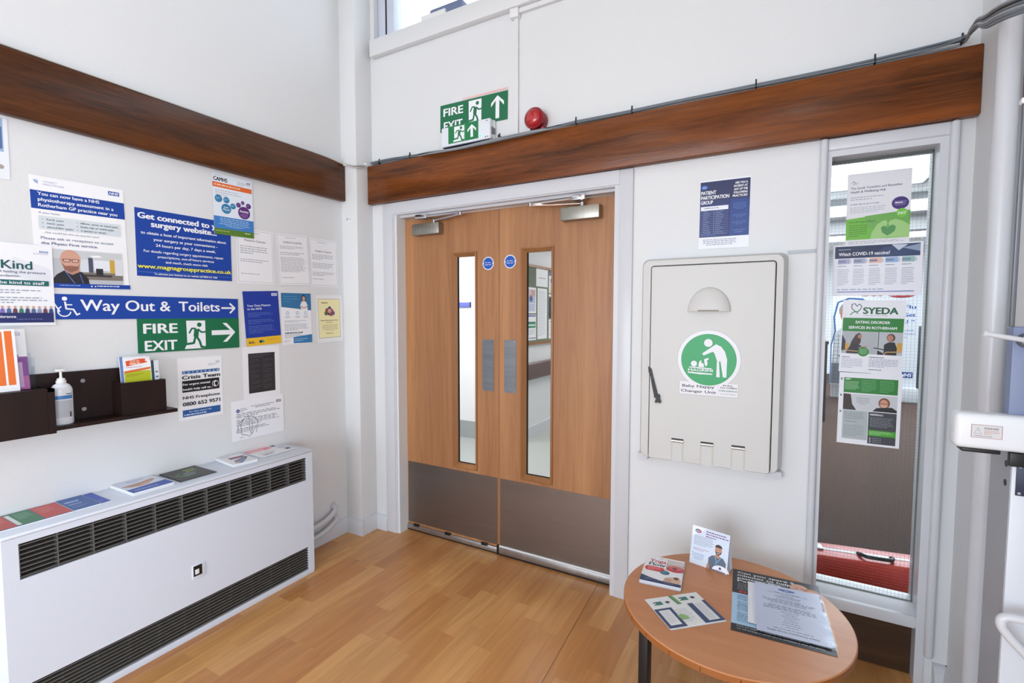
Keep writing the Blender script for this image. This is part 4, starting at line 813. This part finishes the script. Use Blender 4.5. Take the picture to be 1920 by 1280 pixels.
# sticker
s=Sheet(.26,.3,.0004,'#e3e4e8'); s.b=MB(); s.mats=[]; s.z=.0006
PKW='#e4e4ea'; PKG='#119a56'
s.C(50.5,43,50.5,'#c4c6c6',n=48); s.R(4,78,98,97,'#c4c6c6'); s.C(50.5,43.3,49,PKW,n=48); s.R(5.5,77,96.5,95.5,PKW); s.C(50.5,43.5,43.4,PKG,n=48)
s.C(50,19,6.6,PKW); s.Y([(62,20.5),(70,24),(76,31),(79.5,42),(79,68),(73.8,68),(69.5,45.5),(68.5,44.4),(67.3,46),(69,68),(63.6,68),(64,44),(60,34),(57.5,31.5),(43,37.5),(40.8,34.5)],PKW)
s.C(28,50,4.9,PKW); s.Y([(35,54.5),(36,48),(38.5,44.5),(40,45.8),(39.5,48.5),(43,49),(44.5,54.5)],PKW); s.Y([(44,43),(50,40.6),(51.4,42.6),(48.6,44.4),(49.6,50),(47,53.6),(45,50)],PKW)
s.Y([(20.5,54.4),(56,55.8),(56,57.4),(20.3,56)],PKW); s.T('MAGRINI',19,61,3.6,PKW,fit=39,bold=.03); s.Y([(18.6,62),(57.5,63.4),(57.5,65),(38,65.2),(18.4,63.8)],PKW)
s.T('Baby Nappy',10,85,3.9,'#1c1e22',fit=51,bold=.02); s.T('Changer Unit',8,92.5,3.9,'#1c1e22',fit=56,bold=.02); s.R(67,80,67.3,94,'#b9bcc0')
s.T('PULL',82,80.5,1.8,'#1c1e22','c',fit=15,bold=.05); s.T('TO OPEN',82,83.8,1.8,'#1c1e22','c',fit=25,bold=.05); s.T('MAGRINI',82,88.4,2.2,'#2f7a56','c',fit=26,bold=.02); s.T('Tel: 01543 375311',82,92.6,1.5,'#5a5e64','c',fit=24)
s.as_part('instruction_sticker',t,Matrix(((1,0,0,1.736-1.86),(0,0,-1,-.1766-W),(0,1,0,1.369-.77),(0,0,0,1))))
t=thing('cover_strip','short grey strip on the wall right of the changer top','strip',(2.2,W,1.7)); box('strip',mat('grey_strip','#9fa3a8',.4,.3),t,2.156,2.256,W-.006,W,1.690,1.702)

# ---------------------------------------------------------------- posters on the narrow window
def onwin(s,label,x,z,off,rot=0): return s.place('poster',label,'poster',(x,-.0145,z),(1,0,0),(0,0,1),'posters taped to the narrow window',off,rot)
s=Sheet(.206,.297,.0006,'#dfe0e6'); s.K([(7,13),(10,10),(13,12.5),(9,15)],.8,'#4a4c86'); s.K([(12,15),(17,12),(14,15.5)],.6,'#9aa0b8')
s.T('The South Yorkshire and Bassetlaw',6,21,2.9,'#343a66',fit=80,bold=.012); s.T('Health & Wellbeing Hub',6,26,2.9,'#343a66',fit=55,bold=.012)
s.G(6,31,66,37,2,'#9ea2b6'); s.G(6,40,70,44,1,'#9ea2b6'); s.G(6,45,66,54,4,'#a9adbc')
s.Y([(0,61),(100,54),(100,89),(0,89)],'#6cb43a'); s.Y([(30,58),(100,53.8),(100,70),(60,80),(34,72)],'#6aa84e')
hand='#9cc97e'
s.Y([(42,80),(50,70),(58,66),(64,65.4),(66,70),(63,75),(60,73),(56,76),(60,82),(66,85.5),(66,88),(52,89),(40,89)],hand); s.Y([(100,89),(100,74),(90,68),(78,64.6),(70,66),(67,70),(70,74.5),(74,72),(79,74),(78,80),(72,84),(66,85.5),(66,88),(76,88)],hand)
s.Y([(56,75),(60,72.4),(64,74),(66.5,77),(69,73.5),(74,71.6),(79,74.6),(77,80),(66.5,86),(58,81)],'#4f8f52')
s.T('How is NHS Support Different?',5,66,1.8,'#2f5c22',fit=42,bold=.02); s.G(5,69,36,86,6,'#3f7426')
s.C(84,44,13,'#3d2470',ry=8.2); s.G(74,41,94,48,4,'#a08fc6',cen=True); s.G(76,42,92,45,1,WHT,ht=.5); s.C(87,57,8.4,'#72bf3a'); s.T('24/7',87,58.8,3.2,WHT,'c',fit=13,bold=.02,shear=.1)
s.G(5,91,94,96,3,'#9ea2b2'); onwin(s,'white and green wellbeing hub poster with heart-shaped hands, top of the window',2.360,2.003,.0004)
s=Sheet(.289,.207,.0006,'#e6e7ef'); s.R(2,2.5,97,26,'#1d2c50'); s.Y([(40,26),(58,8),(72,3),(97,3),(97,26)],'#2f4268'); s.Y([(66,3),(74,15),(84,4)],'#bcc6d6'); s.Y([(78,10),(97,4),(97,18)],'#8a9ab4'); s.G(6,8,26,11,1,'#c8d0e0'); s.T('Which COVID-19 vaccine?',6.5,21,6.2,WHT,fit=58,bold=.02)
for k,c in enumerate(('#a9a6c8','#a4acc2','#e2b5a0','#8fb0da','#8fb8b2')):
    u=6+k*18; s.R(u,27,u+13.5,37,c); s.R(u+13.5,28.5,u+16,36,'#c3c8d2'); s.R(u,30,u+9,34,'#7c86a4'); s.G(u,40,u+14,44,1,'#6a7088'); s.G(u,47,u+14,80,10,'#9ba0b4',seed=k)
s.G(6,86,80,90,1,'#7c86b4'); s.R(6,91,92,93,'#8089bc'); onwin(s,'landscape Which COVID-19 vaccine poster taped across the window',2.321,1.719,.0022,rot=0)
DG='#1f7a2c'
s=Sheet(.207,.295,.0006,'#e5e6ed'); s.K([(26,19),(15,11.5),(15,6),(20,5),(23,8.5),(27,5.6),(31,8),(29,13),(25,16.5)],1.3,'#2c3a44'); s.K([(13,20.5),(18,16.5),(26,15.5),(28.5,13)],1.8,'#2f8a45')
s.T('SYEDA',34,18.6,8.6,'#175c34',fit=54,bold=.045); s.G(34,20.2,88,22.4,1,'#9aa2a6'); s.R(2,24.5,98,43,DG); s.T('EATING DISORDER',50,32,3.6,WHT,'c',fit=54,bold=.02); s.T('SERVICES IN ROTHERHAM',50,39.5,3.6,WHT,'c',fit=76,bold=.02)
s.R(2,43,98,74,'#a9aeb4'); s.R(58,43,98,74,'#b3b8bd'); s.R(60,43,61.5,66,'#5c6068')
s.Y([(14,68),(18,57),(24,48),(29,45),(33,47),(33,57),(30,64),(36,68)],'#3a2a28'); s.C(31,50,3.4,'#a9745c',ry=2.8); s.Y([(2,70),(2,48),(8,56),(10,70)],'#20242e'); s.R(8,60,14,68,'#c99b3e'); s.Y([(12,68),(20,60),(32,62),(42,68),(40,74),(10,74)],'#24242c'); s.K([(30,66),(44,63)],2,'#b07a60'); s.K([(5,69.5),(36,71)],1.6,'#c79a5a')
s.C(80,50.5,6.6,'#4a2c22',ry=5.4); s.C(79,51,4.8,'#b37a62',ry=4.4); s.Y([(70,72),(70,60),(77,56.5),(86,56.5),(90,64),(90,74),(60,74),(60,68)],'#1d1f26'); s.R(90,57,98,68,'#c99b3e'); s.K([(54,65),(72,67)],2,'#2a2a30'); s.K([(70,74),(74,70),(98,69)],1.8,'#c79a5a')
s.C(38,71,9,DG); s.G(31,67,45,75,5,'#a9d6ae',cen=True); s.G(4,78,22,81,1,'#5c627c'); s.G(4,81,40,95,6,'#a2a6ba'); s.G(48,77,80,80,1,'#4a506a'); s.G(48,80,96,92,6,'#8a8fa6'); s.G(48,94,76,97,1,'#4a506a'); s.Y([(-2,76.5),(1,78.5),(-2,80.5)],'#3c4a48')
onwin(s,'white SYEDA eating disorder services poster in the window',2.361,1.496,.0008,rot=-1.2)
s=Sheet(.207,.295,.0006,'#e5e6ed'); s.R(8,7,94,28,DG); s.T('ABFT',10,10,2,WHT,bold=.03); s.G(10,12,34,24,7,'#a6d3ab'); s.G(37,9,62,26,8,'#6fae76'); s.G(66,9,90,26,8,'#6fae76')
s.R(8,29.5,94,52,'#c3c7cc'); s.Y([(8,50),(8,29.5),(20,30),(23,44),(30,52),(8,52)],'#2e2422'); s.G(28,34,52,44,5,'#7c828c',cen=True); s.C(74,40,9,'#7a4a2a',ry=7.4); s.C(73.5,41,6.4,'#c8937a',ry=6); s.K([(67,40.4),(80,40.4)],.9,'#2a2224'); s.Y([(56,52),(62,47),(72,46),(86,45),(94,49),(94,52)],'#17181c'); s.K([(70,44),(74,45),(78,44)],.9,'#e8d4d0')
s.R(8,52.5,49,93,'#a9b3b6'); s.G(11,55,45,66,7,'#6c767c'); s.G(11,68,40,70,1,'#4c565c'); s.G(11,73,45,90,8,'#808a90'); s.R(50,53,94,97,'#3a3d44'); s.T('REFERRALS',53,57.5,2,WHT,bold=.03); s.G(53,60,90,74,7,'#8b8f98'); s.R(51,78,94,86,'#3f9a2c'); s.G(53,79.5,90,85,3,'#b9e0a8')
for k in range(3): s.C(54,89.3+k*2.6,1,WHT,n=10); s.G(57,88.4+k*2.6,78,90.4+k*2.6,1,'#9a9ea8')
for v in (9,32,55): s.Y([(3,v-2),(6,v),(3,v+2)],'#3c4a48')
onwin(s,'lower green and grey eating disorder sheet in the window',2.3585,1.198,.0026,rot=-.2)

# ================================================================ TABLE
TX,TY,TZ,TR=2.0127,-.618,.42,.3645
t=thing('round_table','low round beech-topped table with black legs by the window','table',(TX,TY,0))
b=P(); b.lathe([(TR-.004,-.026),(TR,-.022),(TR,-.003)],(TX,TY,TZ),'z',96,1); b.lathe([(TR,-.003),(TR-.003,0)],(TX,TY,TZ),'z',96,0); b.build('table_top',[BEECH,BEECHE],t)
for a in (218,232,247,262,279,300):
    A=math.radians(a); c,s_=math.cos(A),math.sin(A); b=P(); b.cyl((TX+(TR-.0005)*c,TY+(TR-.0005)*s_,TZ-.021),(TX+(TR-.0005)*c,TY+(TR-.0005)*s_,TZ-.007),.0013,seg=6); b.build('edge_chip',mat('chip_dark','#4a2a14',.7),t)
v=Vector((-.25,-.186))
for k in range(4):
    a=math.radians(90*k); q=Vector((v.x*math.cos(a)-v.y*math.sin(a),v.x*math.sin(a)+v.y*math.cos(a))); b=P()
    M=Matrix.Translation((TX+q.x,TY+q.y,0))@Matrix.Rotation(math.radians(-13)+a,4,'Z'); b.rbox(-.0165,.0165,-.0165,.0165,0,TZ-.026,r=.002,mtx=M); b.build('leg',BLACKM,t)
b=P()
for k in range(4):
    a=math.radians(90*k); c=math.radians(90*k+90); f=lambda a:Vector((TX+v.x*math.cos(a)-v.y*math.sin(a),TY+v.x*math.sin(a)+v.y*math.cos(a),TZ-.041)); b.tube([f(a),f(c)],.012,4,sub=1)
b.build('under_frame',BLACKM,t)
Z=TZ+.0002
# A3 appeal poster, plastic wallets
s=Sheet(.29,.415,.0006,'#16191d'); s.R(0,0,100,38,'#1e2a2f'); s.R(0,0,62,43,'#15181c'); s.R(0,43,100,90,'#a9cdea'); s.R(0,90,100,100,'#16191d')
s.T('Can you spare 5',6,6.6,3.1,WHT,fit=66,bold=.03); s.T('minutes to help',6,11.8,3.1,WHT,fit=62,bold=.03); s.T('patients like',6,17,3.1,WHT,fit=50,bold=.03); s.T('Paul?',6,22.2,3.1,WHT,fit=24,bold=.03); s.R(38,13.4,62,13.9,WHT)
for k,tx in enumerate(('We want your help','shaping services for','your NHS and your','loved ones.')): s.T(tx,6,26.5+k*3.1,1.6,'#b9bfc6')
s.C(12,40,4.4,'#b8242e',ry=2.4); s.C(12,40,2,'#1a1c20',ry=1.2); s.T('Rotherham',19,40,1.8,'#c8ccd2',fit=18,bold=.02); s.T('Hospice',19,42.4,1.8,'#c8ccd2',fit=14,bold=.02)
s.C(82,18,12,'#c9917e',ry=8); s.C(96,26,4,'#c9917e'); s.C(90,10,0.1,'#c9917e'); s.C(77,13,10.5,'#d3a08c',ry=7.5); s.C(90,17,9,'#b8763e',ry=7); s.C(90,19,7,'#d3a08c',ry=5.6); s.Y([(84,25),(96,24),(99,38),(90,40)],'#c98a72')
for a,e in ((74,12.6),(80,12.6),(87,18.5),(93,18.5)): s.R(a-1.6,e,a+1.6,e+.8,'#4a2c26')
s.K([(72,17),(77,18.4),(82,17)],1.4,'#8c4a42'); s.K([(86,22.4),(90,23.4),(94,22.4)],1.4,'#f0e2dc')
for k,tx in enumerate(('Rotherham hospice care','service helps patients','throughout the town.')): s.T(tx,6,47.5+k*2.9,1.6,'#27589c',bold=.015)
for k,tx in enumerate(('We are always','wanting to hear','about the care','we provide in','our hospice.','','We are now','asking what you','think of it and','how we could','do more of it.')): 
    if tx: s.T(tx,6,58.5+k*2.8,1.5,'#2b4a78',bold=.01)
s.T('If you are unable to complete the form yourself then',6,94,1.6,'#c8ccd2',fit=70); s.T('we will arrange a call for you to complete it over the phone.',6,97.4,1.6,'#c8ccd2',fit=84)
s.place('poster','large black and blue patient appeal poster lying on the round table','poster',(2.0,-.352,Z),(1,.062,0),(-.062,1,0),None,.0002)
s=Sheet(.20,.27,.0006,'#e9ebf2'); s.G(15,20,80,60,8,LG); s.place('notice','white sheet half hidden under the plastic wallet on the table','notice',(2.058,-.432,Z),(1,.05,0),(-.05,1,0),'sheets on the round table',.0036)
t=thing('plastic_wallet','clear plastic wallet holding an upside-down group letter on the table','plastic wallet',(2.18,-.57,TZ),'sheets on the round table')
s=Sheet(.205,.31,.0006,'#cdd5ea')
s2=Sheet(.205,.31,.0006,'#cdd5ea')
# letter lies upside down: its head (title) is toward the viewer
s2.T('Patient Participation Group (PPG)',50,8,2.2,'#3c4258','c',fit=70,bold=.03); s2.G(12,11,88,14,1,'#6a7088',cen=True)
for k in range(8): s2.G(30,16+k*4,70,18.6+k*4,1,'#6a7088',seed=k,cen=True)
s2.G(8,48,92,58,4,'#5a6078',cen=True); s2.T('Please feel free to join our group',50,62.5,1.6,'#3c4258','c',fit=52,bold=.02); s2.G(10,64,90,72,3,'#5a6078',cen=True); s2.G(30,74,70,82,3,'#6a7088',cen=True); s2.G(16,83,84,87,2,'#6a7088',cen=True)
s2.C(50,92,9,'#2f5fa4',ry=2.6); s2.C(42,92.3,5,'#2f5fa4',ry=1.8); s2.C(58,92.3,5,'#2f5fa4',ry=1.8); s2.T('WI',50,93,2.2,'#dfe6f2','c',bold=.03)
U=Vector((1,.045,0)).normalized(); V=Vector((-.075,1,0)).normalized()
c0=Vector((2.076,-.420,TZ+.0055))-Vector((2.18,-.57,TZ))
end=c0+U*.205-V*.31
s2.as_part('letter',t,Matrix(((-U.x,-V.x,0,end.x),(-U.y,-V.y,0,end.y),(0,0,1,end.z),(0,0,0,1))))
b=P(); nx,ny=10,14; vs=[]
rn=random.Random(3)
for lay in (0,1):
    for j in range(ny+1):
        for i in range(nx+1):
            q=Vector((2.18,-.57,TZ))+c0+U*(-.008+.226*i/nx)-V*(-.006+.322*j/ny); edge=max(0,i-7)/3
            vs.append((q.x,q.y,TZ+.0066+(.0012+edge*(.004*math.sin(j*1.9)+.005)+rn.uniform(0,.0008)+.0 if lay else -.0016)))
n1=(nx+1)*(ny+1)
b.add(vs,[(l*n1+j*(nx+1)+i,l*n1+j*(nx+1)+i+1,l*n1+(j+1)*(nx+1)+i+1,l*n1+(j+1)*(nx+1)+i) for l in (0,1) for j in range(ny) for i in range(nx)],0,True)
b.build('wallet_film',glass_mat('wallet_film',(.97,.98,1,1),.09,.12),t)
# tent card
t=thing('tent_card','white standing tent card with photo of a smiling person on the table','tent card',(1.92,-.39,TZ))
A=Vector((1.838,-.380,TZ+.0003)); B=Vector((1.982,-.415,TZ+.0003)); dv=(B-A).normalized(); nn=Vector((-dv.y,dv.x,0)); w=(B-A).length; hh=.150; dp=.031
top=lambda p:p+nn*dp+Vector((0,0,hh*.975))
s=Sheet(w,hh,.0004,'#dbe4f2'); s.R(0,0,100,100,'#d3dff0'); s.Y([(0,0),(40,0),(0,30)],'#eef1f7'); s.C(16,12,8,'#2b7486',ry=5); s.C(20,12,5,'#b8366a',ry=4); s.G(11,10,24,14,1,WHT,ht=.6)
s.G(38,5,98,24,3,'#7a4a86',ht=.45)
s.G(8,24,62,50,8,'#6f7a96'); s.G(8,56,56,64,2,'#9a5a8a'); s.G(10,70,40,88,4,'#5f86b8'); s.C(7,71,1.4,'#3a66a8',n=10); s.C(7,78,1.4,'#3a66a8',n=10)
s.Y([(50,100),(50,72),(58,64),(72,60),(88,64),(96,74),(96,100)],'#56657c'); s.Y([(68,56),(78,56),(78,66),(72,68),(67,64)],'#b98468'); s.C(74,46,9,'#c89276',ry=11.5); s.C(74,40,9.5,'#2a201e',ry=8,a0=0,a1=180); s.Y([(65.5,47),(67,55),(74,59),(81,55),(83,47),(79,51.5),(74,50.5),(69,51.5)],'#3f2c26'); s.K([(70.5,53),(74,54.6),(77.5,53)],1.5,'#eee4de')
s.K([(68,44.6),(72,44.6)],1.1,'#2a201e'); s.K([(76,44.6),(80,44.6)],1.1,'#2a201e'); s.K([(66,64),(72,78),(82,64)],1.6,'#7fb4dc'); s.K([(72,78),(68,84)],1.4,'#7fb4dc'); s.Y([(46,100),(48,88),(54,86),(54,100)],'#b98468')
s.C(84,97,22,'#eceef6',ry=14,a0=0,a1=180); s.C(82,90,3.2,'#4a3a86'); s.G(74,94,94,97,1,'#4a3a86')
fn=Vector((-nn.x,-nn.y,0)); upv=(top(A)-A).normalized(); nrm=dv.cross(upv).normalized(); tl=top(A)-Vector(t['_o'])
s.as_part('front_face',t,Matrix(((dv.x,upv.x,nrm.x,tl.x),(dv.y,upv.y,nrm.y,tl.y),(dv.z,upv.z,nrm.z,tl.z),(0,0,0,1))))
b=P(); A2,B2=A+nn*dp*2,B+nn*dp*2; k=nn*.0006
b.add([top(A)+k,top(B)+k,B2,A2],[(0,1,2,3)]); b.add([A+k,B+k,B2,A2],[(0,1,2,3)]); b.build('rear_face',ink('#dfe4ee'),t)
# leaflet stacks
def yoga(s):
    s.T('Yoga',12,24,12,'#b8263a',fit=42,bold=.03); s.T('Flow',12,38,12,'#1f4a4c',fit=42,bold=.03); s.G(36,6,60,10,1,'#8a94b8')
    s.C(12,50,8,'#d9343c',ry=8.6); s.C(46,50,8,'#d9343c',ry=8.6); s.R(12,41.4,46,58.6,'#d9343c'); s.G(12,44,46,56,3,'#f2b9b4')
    s.R(56,6,100,48,'#c9b3b0'); s.C(80,38,22,'#c9303e',ry=12); s.C(80,34,18,'#d46a70',ry=7); s.C(78,36,6,'#6a3a34',ry=4); s.R(58,8,99,22,'#d9cfcd')
    s.C(56,58,12,'#24647c',ry=7.6); s.G(49,55,63,61,2,'#a9cfdc'); s.Y([(55,90),(60,76),(80,68),(92,66),(98,76),(96,90)],'#d9b39c'); s.C(86,72,6,'#5a3a30',ry=5); s.C(68,82,9,'#c9a08c',ry=6)
    s.Y([(0,78),(20,84),(50,90),(100,90),(100,100),(0,100)],'#1c3560'); s.G(10,88,40,95,2,'#7f96c4'); s.G(58,93,92,97,1,'#7f96c4')
s=Sheet(.148,.205,.002); yoga(s)
for k in range(5): dx,dy=rn.uniform(-2,3)*.001,rn.uniform(-3,2)*.001; s.b.box(dx,.148+dx,-.205+dy,dy,-(k+1)*.00204,-(k+1)*.00204+.002,s.mi('#dfe2e8' if k%2 else '#c4cada'))
s.place('leaflet','stack of white, red and navy Yoga Flow flyers at the back left of the table','leaflet',(1.679,-.430,Z+5*.00204),(1,.09,0),(-.09,1,0),'leaflets on the round table',.0003)
def fold(s):
    s.R(0,0,100,100,'#e6e9ea'); s.G(34,46,58,90,8,'#b4bac0')
    for u,v,c in ((12,14,'#2f7a6c'),(62,10,'#2f7a6c')): s.R(u,v,u+12,v+12,c); s.R(u-4,v+1,u,v+4,'#23304a'); s.R(u-4,v+8,u,v+11,'#23304a'); s.C(u+22,v+6,4,'#3a2c28',ry=4); s.R(u+12,v+3,u+18,v+9,'#d5e2ee')
    s.Y([(44,0),(52,0),(56,32),(48,32)],'#6fa05a'); s.Y([(44,0),(46,0),(50,32),(48,32)],'#2f5a52')
    s.R(0,38,32,100,'#34466e'); s.R(6,44,26,92,'#e6e9ec'); s.G(8,48,24,88,9,'#b4bac4'); s.Y([(30,66),(38,62),(46,70),(46,80),(32,80)],'#8fb878')
    s.R(64,34,74,100,'#34466e'); s.R(94,30,100,100,'#34466e'); s.G(76,38,92,92,12,'#b4bac4'); s.R(74,94,100,100,'#34466e')
s=Sheet(.205,.165,.0012); fold(s); 
for k in range(2): s.b.box(.002*k,.205+.002*k,-.165-.003*k,-.002*k,-(k+1)*.00125,-(k+1)*.00125+.0012,s.mi('#d5d9dd'))
U=Vector((.154,.139,0)).normalized(); s.place('leaflet','open white leaflet with navy panels at the front left of the table','leaflet',(1.744,-.741,Z+.0026),U,(-U.y,U.x,0),'leaflets on the round table',.0003)

# ================================================================ RIGHT WALL: PIPE AND SCALE
b=P(); b.cyl((2.689,-.479,0),(2.689,-.479,ZC),.0265,seg=40); pp=tag(b.build('soil_pipe',GLOSSW,loc=(2.689,-.479,0)),'thick white vertical pipe on the right-hand wall','pipe')
t=thing('weighing_scale','white column weighing scale at the right edge','weighing scale',(2.66,-.88,0))
b=P(); b.rbox(2.30,2.722,-1.25,-.80,0,.07,r=.012); b.build('platform',SCALEG,t)
b=P(); b.rbox(2.599,2.715,-.951,-.829,.07,1.14,r=.004); c=b.build('column',SCALEW,t)
b=P(); b.box(2.5978,2.5992,-.948,-.832,.07,1.14); b.build('side_cover',SCALEG,c)
for z in (1.097,1.053): b=P(); b.cyl((2.5985,-.924,z),(2.597,-.924,z),.0075,seg=16); b.build('plug_hole',BLACK,c)
b=P(); b.rbox(2.494,2.722,-.975,-.925,1.133,1.214,r=.012,seg=4); h=b.build('beam_housing',mat('housing_enamel','#dfe3e8',.3),t)
box('under_slot',BLACK,h,2.508,2.575,-.968,-.93,1.124,1.1335,r=.003); box('beam_stop',BLACK,h,2.59,2.62,-.965,-.95,1.10,1.1315,r=.003)
s=Sheet(.052,.030,.0004,'#a9706c'); s.R(2,3,98,97,'#cfd0d2'); s.T('!',22,62,30,'#a9acb2','c'); s.K([(10,70),(22,20),(34,70),(10,70)],2,'#a9acb2'); s.T('SCALES AND',42,32,14,'#5a5a60',fit=46,bold=.03); s.G(42,40,92,75,3,'#c07a70'); s.G(10,82,90,92,1,'#55585f')
q=Vector(t['_o']); s.as_part('rating_label',h,Matrix(((1,0,0,2.521-q.x),(0,0,-1,-.9753-q.y),(0,1,0,1.190-q.z),(0,0,0,1))))
b=P(); b.rbox(2.588,2.70,-.95,-.912,1.14,1.41,r=.003); b.build('display_post',SLATEB,t)
b=P(); b.tube([(2.529,-.985,1.395),(2.56,-.985,1.389),(2.605,-.98,1.380)],.0055,12,sub=3); b.cyl((2.529,-.985,1.395),(2.535,-.985,1.394),.0075,seg=12); b.cyl((2.608,-.986,1.380),(2.610,-.951,1.380),.011,seg=16); b.build('lever',GLOSSW,t)
b=P(); b.cyl((2.609,-.957,1.380),(2.609,-.9495,1.380),.016,seg=20); b.build('lever_boss',mat('boss_grey','#4c515c',.4),t)
b=P(); b.rbox(2.584,2.592,-.945,-.935,1.41,2.3,r=.0015); b.build('measuring_rod',mat('rod_grey','#6c7078',.4,.4),t)
b=P(); b.rbox(2.580,2.596,-.949,-.931,1.894,1.906,r=.002); b.build('rod_slider',WHITE,t)
p=P(); p.rbox(2.606,2.70,-.955,-.951,1.034,1.106,r=.001); p=p.build('dial_plate',NAVY,t)
for x in (2.611,2.695):
    for z in (1.040,1.100): b=P(); b.cyl((x,-.957,z),(x,-.954,z),.003,seg=10); b.build('screw',CHROME,p)
b=P(); b.tube([(2.72,-.99,.775),(2.64,-1.0,.776),(2.592,-1.0,.774),(2.581,-1.0,.760),(2.59,-1.0,.738),(2.625,-1.0,.698),(2.66,-1.0,.660),(2.72,-1.0,.60)],.0095,12,sub=5); b.build('grab_rail',GLOSSW,t)

for o in bpy.data.objects:
    if '_o' in o: del o['_o']
